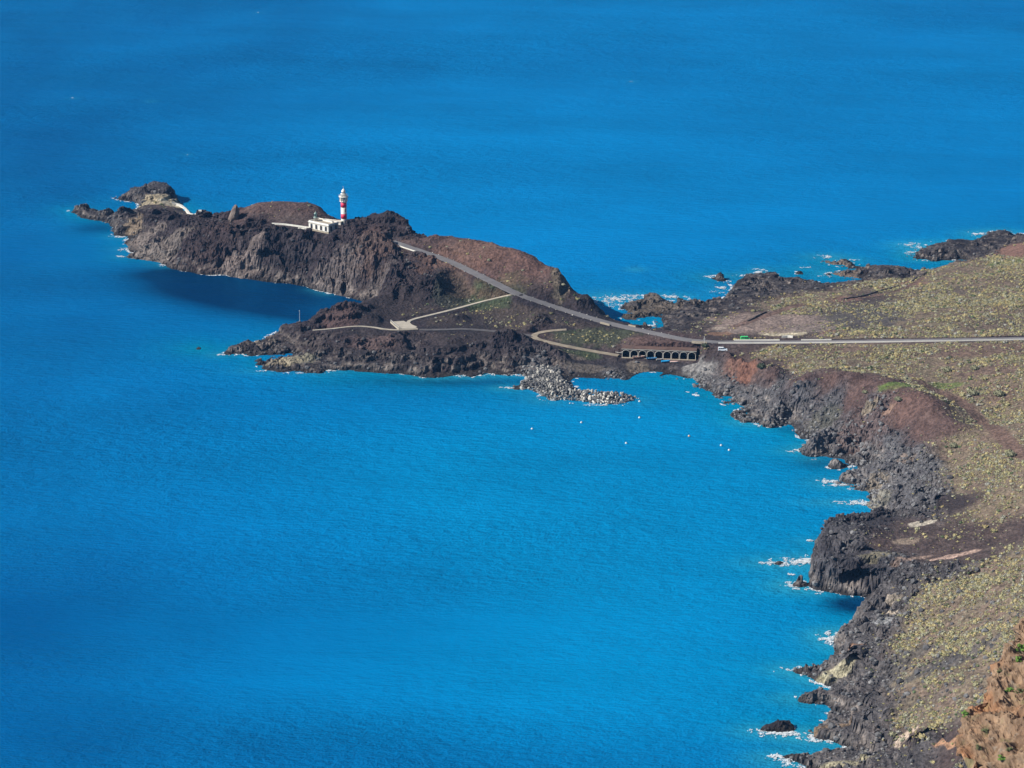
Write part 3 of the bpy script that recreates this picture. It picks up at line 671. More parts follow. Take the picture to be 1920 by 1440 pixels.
vat = np.zeros(FX.shape + (5,)); vat[act] = np.stack([cw, rock, red, grey, veg], 1)
cwv, rkv, rdv, gyv, vgv = vat[used].T
sdv = sd0[used]
n1 = fbm2(vx, vy, 35, 4, 101); n2 = fbm3(vx, vy, vz * 1.5, 9, 4, 111); n3 = fbm3(vx, vy, vz * 2.0, 5, 3, 121); n4 = fbm3(vx, vy, vz * 1.6, 3, 2, 131)
def C(r, g, b): return np.array((r, g, b))[None, :]
col = np.ones((len(vx), 3)) * C(0.024, 0.0185, 0.0225)
f = np.clip(0.5 + n1 * 0.9 + n2 * 0.5, 0, 1)[:, None]
col = mix(col, C(0.016, 0.015, 0.019), f * 0.8)
rf = np.clip(rdv * 0.95 + n1 * 0.35 + n2 * 0.35 - 0.08, 0, 1)[:, None]
col = mix(col, C(0.072, 0.044, 0.042), rf)
rf2 = np.clip(rdv * 1.2 - 0.55 + n2 * 0.5, 0, 1)[:, None]
col = mix(col, C(0.125, 0.072, 0.056), rf2 * 0.6)
gf = np.clip(gyv * 1.1 + n2 * 0.45 - 0.1, 0, 1)[:, None]
col = mix(col, C(0.135, 0.133, 0.140), gf * 0.72)
# plain soil
pf = np.clip(vgv * 1.3, 0, 1)[:, None]
col = mix(col, mix(C(0.185, 0.128, 0.096), C(0.180, 0.148, 0.096), np.clip(0.5 + n2, 0, 1)[:, None]), pf * 0.8)
# bleached rock low down by the sea
alt = np.clip(1 - vz / 9.0, 0, 1) * np.clip(slope[used] * 0.9 + 0.25, 0, 1) * sstep(0.4, 1.8, vz) * np.clip(rkv + 0.2, 0, 1)
bl = np.clip(alt * 1.35 * (0.30 + n3 * 1.5 + n4 * 0.4), 0, 0.8)[:, None]
col = mix(col, C(0.22, 0.185, 0.157), bl * 0.85)
wet = (sstep(1.9, 0.5, vz + n4 * .8) * 0.75)[:, None]
col = mix(col, C(0.026, 0.022, 0.019), wet)
# local colour patches: px centre, radii m (across, along view), colour, strength
PATCH = [
 (1585,600,34,34,(0.060,0.056,0.058),0.8),(1660,575,22,18,(0.075,0.066,0.062),0.6),(1880,603,30,22,(0.105,0.078,0.062),0.7),(1850,655,38,14,(0.135,0.086,0.068),0.7),(1700,668,30,9,(0.125,0.084,0.066),0.6),(1890,690,22,9,(0.120,0.080,0.064),0.7),(1560,655,18,8,(0.135,0.088,0.07),0.6),(1780,545,20,12,(0.085,0.07,0.062),0.6),(1880,740,10,7,(0.125,0.08,0.062),0.6),(1850,900,14,10,(0.12,0.088,0.07),0.6),(1740,1250,14,6,(0.06,0.058,0.06),0.7),(1800,1235,16,5,(0.06,0.058,0.06),0.7),(1700,1230,12,6,(0.07,0.067,0.068),0.6),(1750,1310,14,5,(0.085,0.072,0.064),0.5),
 (1450,626,9,8,(0.46,0.40,0.28),0.95),(1484,626,9,8,(0.46,0.40,0.28),0.95),(1348,616,3.6,3.4,(0.50,0.45,0.34),0.95),(1370,621,8,6,(0.13,0.12,0.115),0.8),
 (1440,606,32,30,(0.24,0.18,0.152),0.8),(1520,616,18,12,(0.19,0.15,0.13),0.7),(1560,628,14,5,(0.18,0.14,0.12),0.6),(1350,626,6,7,(0.22,0.125,0.08),0.8),(1560,623,6,6,(0.20,0.11,0.08),0.6),(1690,536,14,10,(0.19,0.10,0.075),0.7),(1585,561,9,8,(0.19,0.105,0.08),0.7),
 (1910,470,14,22,(0.19,0.105,0.08),0.9),(1690,722,13,5,(0.10,0.15,0.035),0.85),(1770,724,11,4,(0.10,0.15,0.035),0.7),(1890,492,12,8,(0.09,0.13,0.035),0.8),
 (920,560,20,13,(0.045,0.065,0.030),0.7),(1120,630,24,12,(0.045,0.06,0.030),0.6),(1090,665,10,6,(0.05,0.075,0.03),0.6),(850,555,10,18,(0.035,0.042,0.030),0.6),
 (1690,642,40,8,(0.15,0.10,0.085),0.3),(1725,982,6,4,(0.45,0.40,0.32),0.95),(1700,1016,6,4,(0.26,0.20,0.15),0.7),(1790,1042,11,2.2,(0.36,0.25,0.20),0.9),(1710,1048,9,2,(0.24,0.17,0.135),0.8),(1770,1094,4,1.5,(0.32,0.23,0.18),0.8),(1650,1040,9,3,(0.17,0.15,0.10),0.7),
 (1670,1130,4,3,(0.30,0.25,0.19),0.6),(1672,1150,2.5,2,(0.42,0.35,0.27),0.8),(1655,1165,5,3,(0.30,0.30,0.30),0.8),(1600,1212,6,2,(0.30,0.17,0.10),0.7),(1570,1262,7,3.5,(0.40,0.36,0.24),0.8),(1700,1375,4,2.2,(0.46,0.36,0.28),0.85),(1735,1380,4,1.2,(0.42,0.33,0.27),0.7),(1775,1402,6,3,(0.34,0.19,0.11),0.85),(1530,1372,14,2,(0.20,0.14,0.09),0.8),(1570,1430,12,2.5,(0.36,0.32,0.20),0.7),
 (1630,760,4,3,(0.34,0.31,0.21),0.7),(1665,772,3,2.5,(0.40,0.26,0.18),0.7),(1545,790,8,8,(0.10,0.10,0.075),0.5),(1700,860,5,6,(0.26,0.19,0.14),0.5),(1645,905,6,5,(0.27,0.22,0.16),0.6),(1640,945,7,6,(0.24,0.22,0.17),0.6),
 (300,375,16,8,(0.36,0.30,0.20),0.8),(318,382,7,4,(0.45,0.40,0.30),0.8),(275,440,14,12,(0.19,0.155,0.135),0.7),(300,470,20,10,(0.21,0.175,0.15),0.6),(252,425,6,8,(0.25,0.19,0.13),0.7),(620,535,26,10,(0.22,0.18,0.16),0.42),(710,553,14,8,(0.20,0.165,0.145),0.32),(440,505,18,7,(0.23,0.18,0.155),0.6),
 (560,672,10,6,(0.24,0.22,0.16),0.7),(535,680,10,4,(0.30,0.25,0.17),0.6),(485,640,8,4,(0.28,0.24,0.18),0.5),(1100,690,12,5,(0.16,0.135,0.11),0.6),(1070,667,8,4,(0.17,0.13,0.105),0.6),(1195,690,6,8,(0.17,0.14,0.11),0.7),(1240,570,16,18,(0.13,0.105,0.082),0.6),(1195,585,9,12,(0.14,0.11,0.08),0.5),
 (1560,498,10,12,(0.20,0.155,0.12),0.7),(1580,515,10,9,(0.20,0.15,0.115),0.7),(720,445,16,14,(0.12,0.075,0.06),0.6),(870,480,26,20,(0.16,0.09,0.065),0.5),(960,500,22,20,(0.13,0.07,0.055),0.5),(860,522,10,14,(0.14,0.085,0.065),0.4),(1050,530,5,12,(0.19,0.16,0.11),0.5),(1300,690,6,8,(0.22,0.21,0.20),0.7),(1320,700,7,6,(0.22,0.21,0.20),0.6),(1400,697,7,7,(0.16,0.075,0.05),0.8),(1375,682,6,8,(0.16,0.08,0.055),0.6),(1680,750,30,18,(0.125,0.072,0.058),0.5),(640,600,10,9,(0.125,0.075,0.066),0.5),(700,636,12,10,(0.13,0.085,0.075),0.6),
]
for (u, v, rx, ry, cc, st) in PATCH:
    c = pick(u, v)
    q = ((vx - c[0]) / rx) ** 2 + ((vy - c[1]) / ry) ** 2
    m = q < 2.6
    e = np.sqrt(q[m]) + n2[m] * 0.55 + n4[m] * 0.25
    col[m] = mix(col[m], np.array(cc)[None, :], (sstep(1.1, 0.75, e) * st)[:, None])
for L, w in TRACKS:
    m = (vx > L[:, 0].min() - 8) & (vx < L[:, 0].max() + 8) & (vy > L[:, 1].min() - 8) & (vy < L[:, 1].max() + 8)
    q, _, _ = polydist(L, vx[m], vy[m])
    e = 1 - sstep(w * 0.6, w * 1.5, q + n4[m] * 1.0)
    col[m] = mix(col[m], C(0.125, 0.078, 0.062), e[:, None] * 0.9)
col *= np.clip(1 + 0.45 * n4 + 0.4 * n3, .3, 2)[:, None]
col = np.clip(col, 0.012, 0.7)

vid = np.full(Z.shape, -1, np.int64); vid[used] = np.arange(used.sum())
qa = np.stack([vid[:-1, :-1], vid[:-1, 1:], vid[1:, 1:], vid[1:, :-1]], -1)
cown = np.maximum(np.maximum(own_f[:-1, :-1], own_f[1:, :-1]), np.maximum(own_f[:-1, 1:], own_f[1:, 1:]))
VV = np.stack([px_, py_, pz_], 1)
def sub_mesh(name, cells, mat, **kw):
    q = qa[cells]; ids, inv = np.unique(q, return_inverse=True)
    return mesh_np(name, VV[ids], inv.reshape(-1, 4), mat, attrs={"Col": col[ids]}, **kw)
terr = sub_mesh("terrain", cell & (cown == 0), M["terrain"])
tag(terr, "dark volcanic headland and dry coastal plain meeting the sea", kind="structure")
for i, lab in enumerate(ISLETS):
    cs = cell & (cown == i + 1)
    if cs.sum() < 6: continue
    o = sub_mesh("sea_rock", cs, M["terrain"])
    tag(o, lab, "rock", "small rocks standing off the coast")

# ---------------------------------------------------------------- sea
FOAM = [ # px centre, radii m (across, along view), amount
 (1150,560,14,8,1.0),(1185,557,12,5,0.9),(1215,556,9,4,0.8),(1128,565,7,8,0.9),(1150,572,13,7,0.45),(1258,556,9,4,0.9),(1290,561,5,3,0.5),(1352,540,5,6,0.7),(1348,547,6,4,0.6),(1345,519,8,4,0.8),(1392,516,6,3,0.8),(1424,510,5,7,1.0),(1438,519,4,2,0.6),
 (1548,481,9,4,0.95),(1600,488,7,2,0.5),(1552,513,4,3,0.8),(1545,518,8,4,0.35),(1515,502,8,2,0.5),(1708,459,9,4,1.0),(1722,464,6,4,0.8),(1710,474,5,4,0.9),(1790,453,14,3,0.6),(1838,438,9,4,0.9),(1870,434,10,3,0.9),(1910,440,9,6,0.7),(1735,489,8,2,0.5),(1792,487,5,2,0.8),
 (222,444,5,2.5,0.9),(242,444,2,3,0.6),(234,468,5,3,0.9),(226,481,4,2,0.6),(312,497,7,3,0.8),(228,374,4,2,0.4),(600,543,5,2.5,0.7),(614,550,3,2,0.8),(462,662,4,1.5,0.9),(415,665,4,1.5,0.8),(505,696,12,1.5,0.6),(560,700,12,1.5,0.6),(617,695,6,2,0.8),(800,707,8,2,0.8),
 (885,704,10,3,1.0),(860,702,6,2,0.7),(925,700,8,2,0.9),(950,703,6,2,0.8),(980,703,6,2,0.9),(965,728,7,1.5,0.8),(945,727,4,1.5,0.7),(1020,742,8,3,0.6),(1034,750,7,2.5,0.75),(1085,757,14,2,0.45),(1120,760,9,1.5,0.75),(1160,759,10,2,0.5),(1189,747,6,2,0.6),
 (1425,795,7,1.6,0.8),(1400,792,6,1.4,0.6),(1500,846,6,1.8,1.0),(1512,837,4,1.4,0.8),(1526,862,4,1,0.8),(1552,903,6,2.6,1.05),(1566,910,6,2,0.9),(1590,917,9,1.6,0.5),(1600,876,9,1.5,0.5),(1570,941,11,1.5,0.9),(1600,945,12,2.0,1.0),(1618,941,6,2,0.8),(1655,962,5,1.5,0.6),
 (1518,1014,4,1.2,0.8),(1495,1054,12,3.6,1.05),(1455,1056,9,1.8,0.95),(1515,1052,6,5,0.9),(1495,1046,10,3,0.35),(1480,1076,7,4,0.35),(1500,1098,8,2.8,1.0),(1487,1095,5,2,0.8),(1515,1105,8,1.6,0.8),(1560,1114,12,1.2,0.5),
 (1560,1190,5,2.8,1.0),(1557,1200,6,4,0.8),(1572,1188,6,2,0.9),(1563,1212,5,3,0.5),(1500,1256,8,2.6,1.05),(1512,1266,5,1.8,0.9),(1535,1279,5,1.5,0.9),(1560,1289,5,1.2,0.8),(1490,1309,6,1.6,0.6),(1510,1306,6,1.2,0.5),(1520,1322,6,1.0,0.5),(1566,1338,5,1.2,0.7),
 (1430,1369,6,1.6,0.9),(1460,1376,9,2.2,1.0),(1480,1379,5,1.4,0.9),(1525,1374,5,1,0.5),(1540,1385,8,2.4,1.1),(1552,1390,6,1.6,0.95),(1460,1418,8,1.8,0.9),(1480,1427,8,2.4,1.0),(1500,1438,8,2,0.9),(1525,1420,5,1,0.5),
 (1192,505,3.4,2.2,0.8),(137,184,2.2,2,0.5),(283,190,2.0,2,0.6),(1185,153,2,2,0.5),(484,24,2,2,0.5),(350,290,2,2,0.4),
]
def axis(lo, hi, step, far):
    a = list(np.arange(lo, hi + step, step)); ext = []
    s = step; p = hi
    while p < far: s *= 1.7; p += s; ext.append(p)
    s = step; p = lo; pre = []
    while p > -far: s *= 1.7; p -= s; pre.append(p)
    return np.array(pre[::-1] + a + ext)
sx = axis(-480, 480, 3.0, 40000); sy = axis(760, 2720, 3.0, 40000)
SX, SY = np.meshgrid(sx, sy)
sdist = np.where((SX > X0) & (SX < X1) & (SY > Y0) & (SY < Y1), bil(SD, SX, SY), -200.0)
edge = np.minimum(np.minimum(SX - X0, X1 - SX), np.minimum(SY - Y0, Y1 - SY))
sdist = np.where(edge > 0, mix(np.minimum(sdist, -0.0), np.minimum(sdist, 0), 1.0), sdist)
shal = np.exp(np.minimum(sdist, 0) / 13.0) * sstep(0, 60, edge)
big1 = fbm2(SX, SY * 0.6, 260, 3, 201); big2 = fbm2(SX, SY * 0.45, 70, 4, 211)
deep = C(0.0, 0.180, 0.47)
sc = np.ones(SX.shape + (3,)) * deep
sc = mix(sc, C(0.0, 0.118, 0.35), np.clip(0.28 + big1 * 0.9 + big2 * 0.45, 0, 1)[..., None] * 0.75)
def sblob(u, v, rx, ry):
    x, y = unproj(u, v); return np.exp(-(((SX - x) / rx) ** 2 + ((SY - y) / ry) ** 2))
ldk = np.clip(.9 * sblob(-20, 620, 70, 160) + .9 * sblob(60, 1150, 90, 110) + sblob(-140, 150, 260, 700) + .5 * sblob(120, 330, 110, 150) + .7 * sblob(350, 1400, 120, 40), 0, 1)
sc = mix(sc, C(0.0, 0.075, 0.25), (ldk * np.clip(.85 + big2 * .4 + big1 * .2, 0, 1))[..., None] * .8)
bay = np.clip(sblob(1330, 900, 90, 130) + 0.8 * sblob(1200, 1050, 120, 150) + 0.6 * sblob(900, 850, 130, 110) + .5 * sblob(1100, 1300, 120, 60), 0, 1)
sc = mix(sc, C(0.0, 0.265, 0.56), bay[..., None] * 0.85)
farb = np.clip(sblob(1250, 480, 190, 150) + sblob(800, 330, 160, 240) + 0.7 * sblob(1500, 250, 200, 330), 0, 1)
sc = mix(sc, C(0.0, 0.235, 0.57), farb[..., None] * 0.6)
harb = np.clip(sblob(1200, 718, 24, 14) + sblob(1330, 580, 12, 10) * 0.3 + sblob(1190, 605, 20, 12) + 0.5 * sblob(720, 715, 50, 16) + 0.5 * sblob(1530, 520, 14, 14), 0, 1)
sc = mix(sc, C(0.0, 0.24, 0.46), harb[..., None] * 0.8)
sc = mix(sc, C(0.0, 0.245, 0.40), (shal * np.clip(0.7 + big2 * 1.3, 0, 1))[..., None] * 0.85)
# cliff reflection painted into water colour, over dark lava floor, at headland and coves
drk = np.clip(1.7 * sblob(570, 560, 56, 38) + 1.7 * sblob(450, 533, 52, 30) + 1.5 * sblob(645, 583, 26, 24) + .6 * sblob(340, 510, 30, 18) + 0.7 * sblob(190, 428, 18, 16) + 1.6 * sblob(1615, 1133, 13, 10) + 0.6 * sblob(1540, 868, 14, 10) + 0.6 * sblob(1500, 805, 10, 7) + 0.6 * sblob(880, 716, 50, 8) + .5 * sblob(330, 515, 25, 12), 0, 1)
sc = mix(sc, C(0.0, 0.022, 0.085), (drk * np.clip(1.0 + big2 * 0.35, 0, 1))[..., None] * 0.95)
for (u, v, rx, ry, amt) in FOAM:
    x, y = unproj(u, v); jx = (np.abs(SX[0] - x) < rx * 4 + 6).nonzero()[0]; jy = (np.abs(SY[:, 0] - y) < ry * 4 + 8).nonzero()[0]
    if len(jx) == 0 or len(jy) == 0: continue
    sl = np.ix_(jy, jx); e = np.exp(-(((SX[sl] - x) / (rx * 1.3 + 2)) ** 2 + ((SY[sl] - y) / (ry * 1.5 + 3)) ** 2))
    sc[sl] = mix(sc[sl], C(0.03, 0.32, 0.46), (e * amt * .55 * np.clip(.8 + big2[sl], 0, 1))[..., None])
sc *= 0.84
sid = np.arange(SX.size).reshape(SX.shape)
sq = np.stack([sid[:-1, :-1], sid[:-1, 1:], sid[1:, 1:], sid[1:, :-1]], -1).reshape(-1, 4)
m, nt, b = new_mat("sea_water")
at_n = nnode(nt, "ShaderNodeAttribute"); at_n.attribute_name = "Col"
geo = nnode(nt, "ShaderNodeTexCoord")
def wavetex(scale, stretch, detail, rot):
    mp = nnode(nt, "ShaderNodeMapping"); mp.inputs["Rotation"].default_value = (0, 0, rot); mp.inputs["Scale"].default_value = (stretch, 1, 1)
    nz = nnode(nt, "ShaderNodeTexNoise"); nz.inputs["Scale"].default_value = scale; nz.inputs["Detail"].default_value = detail; nz.inputs["Roughness"].default_value = 0.55
    nt.links.new(geo.outputs["Object"], mp.inputs["Vector"]); nt.links.new(mp.outputs[0], nz.inputs["Vector"])
    return nz.outputs["Fac"]
w1 = wavetex(0.085, 0.55, 3, 0.25); w2 = wavetex(0.38, 0.5, 3, -0.15); w3 = wavetex(1.5, 0.6, 2, 0.3); w4 = wavetex(0.012, 0.6, 3, 0.2)
def mth(op, a, b2):
    n = nnode(nt, "ShaderNodeMath", operation=op)
    for i, q in enumerate((a, b2)):
        if hasattr(q, "node"): nt.links.new(q, n.inputs[i])
        else: n.inputs[i].default_value = q
    return n.outputs[0]
w5 = wavetex(0.0045, 0.4, 4, 0.15)
mrw = nnode(nt, "ShaderNodeMapRange"); mrw.inputs["From Min"].default_value = 0.35; mrw.inputs["From Max"].default_value = 0.65; mrw.inputs["To Min"].default_value = 0.3; mrw.inputs["To Max"].default_value = 1.3
nt.links.new(w5, mrw.inputs["Value"])          # wind patches: ruffled and calm water
hgt = mth('MULTIPLY', mth('ADD', mth('ADD', mth('MULTIPLY', w1, 1.15), mth('MULTIPLY', w2, 0.88)), mth('MULTIPLY', w3, 0.40)), mrw.outputs[0])
bp = nnode(nt, "ShaderNodeBump"); bp.inputs["Strength"].default_value = 1.0; bp.inputs["Distance"].default_value = 1.6
nt.links.new(hgt, bp.inputs["Height"])
mr = nnode(nt, "ShaderNodeMapRange"); mr.inputs["From Min"].default_value = 0.3; mr.inputs["From Max"].default_value = 0.7
mr.inputs["To Min"].default_value = 0.88; mr.inputs["To Max"].default_value = 1.12
nt.links.new(w4, mr.inputs["Value"])
vm = nnode(nt, "ShaderNodeVectorMath", operation='SCALE')
nt.links.new(at_n.outputs["Color"], vm.inputs[0]); nt.links.new(mr.outputs[0], vm.inputs["Scale"])
nt.nodes.remove(b)
df = nnode(nt, "ShaderNodeBsdfDiffuse"); gl = nnode(nt, "ShaderNodeBsdfGlossy"); ms = nnode(nt, "ShaderNodeMixShader"); fr_ = nnode(nt, "ShaderNodeFresnel")
nt.links.new(vm.outputs[0], df.inputs["Color"]); nt.links.new(bp.outputs[0], df.inputs["Normal"])
gl.inputs["Color"].default_value = (0.06, 0.55, 1.0, 1); gl.inputs["Roughness"].default_value = 0.2; nt.links.new(bp.outputs[0], gl.inputs["Normal"])
fr_.inputs["IOR"].default_value = 1.33; nt.links.new(bp.outputs[0], fr_.inputs["Normal"])
nt.links.new(mth('MULTIPLY', fr_.outputs[0], 0.55), ms.inputs[0]); nt.links.new(df.outputs[0], ms.inputs[1]); nt.links.new(gl.outputs[0], ms.inputs[2])
nt.links.new(ms.outputs[0], [n for n in nt.nodes if n.type == 'OUTPUT_MATERIAL'][0].inputs["Surface"])
M["sea"] = m
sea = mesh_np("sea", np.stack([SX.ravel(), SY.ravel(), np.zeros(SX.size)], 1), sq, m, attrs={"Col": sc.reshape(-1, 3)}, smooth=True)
tag(sea, "deep blue sea with fine wind ripples", kind="structure")

# ---------------------------------------------------------------- surf
fv, ff = [], []
nv = 0
for i, (u, v, rx, ry, amt) in enumerate(FOAM):
    x, y = unproj(u, v); st = 0.34; ry = ry * 1.3; amt = amt * .84
    gx_, gy_ = np.meshgrid(np.arange(x - rx * 1.4, x + rx * 1.4, st), np.arange(y - ry * 1.4, y + ry * 1.4, st))
    e = np.sqrt(((gx_ - x) / rx) ** 2 + ((gy_ - y) / ry) ** 2)
    n = fbm2(gx_ * 0.9, gy_ * .8, 3.2, 4, 300 + i % 7, gain=0.65)
    zz = zat(gx_, gy_); ins = (gx_ > X0) & (gx_ < X1) & (gy_ > Y0) & (gy_ < Y1 - 1)
    val = amt * 0.80 - e * 0.72 + n * 1.25
    val = val - np.where(ins, np.clip((-bil(SD, gx_, gy_) - 5) / 12, 0, 1), 0) * .28
    k = (rng.random(val.shape) < np.clip((val - .14) * 1.9, 0, .92)) & ((zz < 0.10) | ~ins)
    if not k.any(): continue
    jx = gx_[k]; jy = gy_[k]; h = 0.03 + np.clip(val[k], 0, 1.2) * 0.32
    q = np.stack([np.stack([jx + a * st * rng.uniform(.35, .75, len(jx)), jy + b * st * rng.uniform(.35, .75, len(jx)), h + rng.uniform(-.03, .12, len(jx))], 1) for a, b in ((-1, -1), (1, -1), (1, 1), (-1, 1))], 1)
    fv.append(q.reshape(-1, 3)); ff.append(np.arange(len(jx) * 4).reshape(-1, 4) + nv); nv += len(jx) * 4
# thin broken line of wash along the whole rocky shore
m = act.copy(); band = np.zeros(Z.shape, bool); band[act] = (dd < 0.2) & (dd > -1.5)
bx, by = FX[band], FY[band]
k = (fbm2(bx, by, 22, 3, 333) + 0.8 * fbm2(bx, by, 3.5, 2, 336)) > 0.34
bx, by = bx[k], by[k]
q = np.stack([np.stack([bx + a * .34 * rng.uniform(.5, 1, len(bx)), by + b * .34 * rng.uniform(.5, 1, len(bx)), rng.uniform(.03, .22, len(bx))], 1) for a, b in ((-1, -1), (1, -1), (1, 1), (-1, 1))], 1)
fv.append(q.reshape(-1, 3)); ff.append(np.arange(len(bx) * 4).reshape(-1, 4) + nv)
M["foam"] = simple_mat("sea_foam", (0.66, 0.71, 0.73), 0.9, 0.2, 0.6)
surf = mesh_np("surf", np.concatenate(fv), np.concatenate(ff), M["foam"])
tag(surf, "white surf and foam breaking along the rocky shore", "surf", kind="stuff")

# ---------------------------------------------------------------- roads and paths
def ribbon(name, L, w, mat, lab, lift=0.0, thick=0.5):
    L = np.asarray(L); d2 = np.gradient(L[:, :2], axis=0); d2 /= np.linalg.norm(d2, axis=1)[:, None]
    nrm = np.stack([-d2[:, 1], d2[:, 0]], 1)
    V = []; wj = w * (1 + 0.14 * perlin2(np.arange(len(L)) * 0.45, np.zeros(len(L)), 4))
    for s_, zz in ((-1, -thick), (-1, 0), (1, 0), (1, -thick)):
        p = L[:, :2] + nrm * (wj * s_)[:, None]
        V.append(np.c_[p, L[:, 2] + zz + lift])
    V = np.stack(V, 1); n = len(L); Fc = []
    for i in range(n - 1):
        for j in range(3): Fc.append((i * 4 + j, i * 4 + j + 1, (i + 1) * 4 + j + 1, (i + 1) * 4 + j))
    o = mesh_np(name, V.reshape(-1, 3), np.array(Fc)[:, ::-1], mat)
    return tag(o, lab, kind="structure")
def offset_line(L, off):
    d2 = np.gradient(L[:, :2], axis=0); d2 /= np.linalg.norm(d2, axis=1)[:, None]
    return np.c_[L[:, 0] - d2[:, 1] * off, L[:, 1] + d2[:, 0] * off, L[:, 2]]
ribbon("road", LINES["light_road"][0], 2.6, M["asphalt"], "grey asphalt road climbing to the lighthouse")
ribbon("road", LINES["coast_road"][0], 2.0, M["asphalt"], "straight grey road crossing the shrub plain", lift=0.02)
ribbon("path", LINES["cream_path"][0], 0.95, M["concrete"], "cream concrete footpath from the road to the viewing terrace", lift=0.03)
ribbon("path", LINES["west_path"][0], 0.7, M["concrete"], "thin pale footpath running out along the lower headland", lift=0.02)
ribbon("path", LINES["gravel_path"][0], 1.5, M["gravel"], "grey gravel track between the terrace and the hairpin")
ribbon("path", LINES["hairpin"][0], 1.6, M["track"], "tan track turning in a hairpin above the harbour", lift=0.03)

def wall_strip(name, L, h, th, mat, lab, cat, group=None, base=-0.6):
    L = np.asarray(L, float); d2 = np.gradient(L[:, :2], axis=0); d2 /= np.linalg.norm(d2, axis=1)[:, None]
    nrm = np.stack([-d2[:, 1], d2[:, 0]], 1); V = []
    for s_, zz in ((-1, base), (-1, h), (1, h), (1, base)):
        V.append(np.c_[L[:, :2] + nrm * s_ * th / 2, L[:, 2] + zz])
    V = np.stack(V, 1); n = len(L); Fc = []
    for i in range(n - 1):
        for j in range(3): Fc.append((i * 4 + j, i * 4 + j + 1, (i + 1) * 4 + j + 1, (i + 1) * 4 + j))
    Fc += [(0, 1, 2, 3), ((n - 1) * 4 + 3, (n - 1) * 4 + 2, (n - 1) * 4 + 1, (n - 1) * 4)]
    o = mesh_np(name, V.reshape(-1, 3), np.array(Fc)[:, ::-1], mat)
    return tag(o, lab, cat, group)
def draped(pts, step=1.5, smooth=1):
    L = resample(np.array([pick(u, v) for u, v in pts]), step, smooth)
    L[:, 2] = zat(L[:, 0], L[:, 1]); return L
R2 = LINES["coast_road"][0]; ru = np.array([project(*p)[0] for p in R2])
lo_ = offset_line(R2, -2.25)
wall_strip("parapet_wall", lo_[(ru > 1345) & (ru < 2040)], 0.34, 0.3, M["white"], "long low white parapet on the near side of the plain road", "wall", "white walls along the plain road")
up_ = offset_line(R2, 2.4)
wall_strip("parapet_wall", up_[(ru > 1372) & (ru < 1466)], 0.5, 0.35, M["white"], "short bright white wall on the far roadside by the green van", "wall", "white walls along the plain road")
wall_strip("parapet_wall", up_[(ru > 1496) & (ru < 1560)], 0.5, 0.35, M["offwhite"], "short white wall on the far roadside right of the cream clearing", "wall", "white walls along the plain road")
wall_strip("retaining_wall", draped([(1466,634),(1474,633),(1487,633.5)]), 1.1, 0.6, M["offwhite"], "cream retaining wall under the cream clearing", "wall")
R1 = LINES["light_road"][0]; ru1 = np.array([project(*p)[0] for p in R1])
wall_strip("parapet_wall", offset_line(R1, -2.9)[(ru1 > 742) & (ru1 < 796)], 0.35, 0.25, M["offwhite"], "white wall edging the top of the lighthouse road", "wall")
wall_strip("low_wall", offset_line(R1, -3.0)[(ru1 > 1128) & (ru1 < 1150)], 0.6, 0.7, M["stone"], "tan low wall at the bend of the lighthouse road", "wall")
wall_strip("low_wall", offset_line(R1, 3.0)[(ru1 > 1172) & (ru1 < 1186)], 0.6, 0.7, M["stone"], "tan low wall on the seaward side near the pool", "wall")
wall_strip("low_wall", offset_line(R1, -3.0)[(ru1 > 1300) & (ru1 < 1332)], 0.6, 0.5, M["stone"], "tan low wall above the right end of the boathouse arches", "wall")
wall_strip("low_wall", draped([(322,382.5),(336,386),(352,394),(376,405)]), 1.3, 1.6, M["offwhite"], "pale sloping wall behind the western end of the headland", "wall")
wall_strip("low_wall", np.array([p + (0, 0, -.25) for p in offset_line(LINES["house_yard"][0], 1.5)]), 0.9, 0.4, M["offwhite"], "white boundary wall running left from the keeper's house", "wall")
wall_strip("low_wall", np.array([p + (0, 0, -.25) for p in offset_line(LINES["house_yard"][0], -1.8)])[12:26], 0.6, 0.4, M["offwhite"], "short white wall below the boundary wall left of the house", "wall")
for pts, lab in (([(1402,603),(1418,595),(1436,586)], "dark dry stone wall across the red clearing"),
                 ([(1581,562),(1612,557),(1640,549),(1684,537)], "long dark dry stone wall slanting over the shrub plain"),
                 ([(1710,527),(1724,520),(1738,511)], "short dark dry stone wall close to the far rocks")):
    L = draped(pts, 1.0); L[:, 0] += rng.normal(0, .12, len(L)); L[:, 2] += rng.uniform(-.15, .15, len(L))
    wall_strip("dry_stone_wall", L, 0.65, 0.7, M["dark_stone"], lab, "stone wall", "dry stone walls on the plain")
# viewing terrace
t_root = empty("viewing_terrace", (tC[0], tC[1], 9.2))
TQ = [np.array(unproj(u, v, 9.6)) - tC for u, v in ((732.5, 603), (757, 601.5), (784, 616), (748, 616.5))]
MB().prism([tuple(p) for p in TQ][::-1], -1.6, 0.42).build("platform", M["concrete"], t_root)
eL = np.stack([np.r_[TQ[0] * (1 - k) + TQ[3] * k, 0.42] for k in np.linspace(0, 1, 12)])
mb = MB()
for p, q in zip(eL[:-1], eL[1:]): mb.tube(p + (0, 0, .95), q + (0, 0, .95), 0.06, 6)
mb.build("handrail", M["white"], t_root)
for p in eL: MB().box((p[0], p[1], p[2] + .48), (.16, .16, .96)).build("railing_post", M["offwhite"], t_root)
mb = MB()
for p, q in zip(eL[:-1], eL[1:]):
    c = (p + q) / 2; d_ = q - p
    mb.box((c[0], c[1], -0.2), (np.linalg.norm(d_[:2]) * 1.02, .4, 1.5), math.atan2(d_[1], d_[0]))
mb.build("front_wall", M["concrete"], t_root)
tag(t_root, "cream viewing terrace with railing where the footpath ends", "terrace")

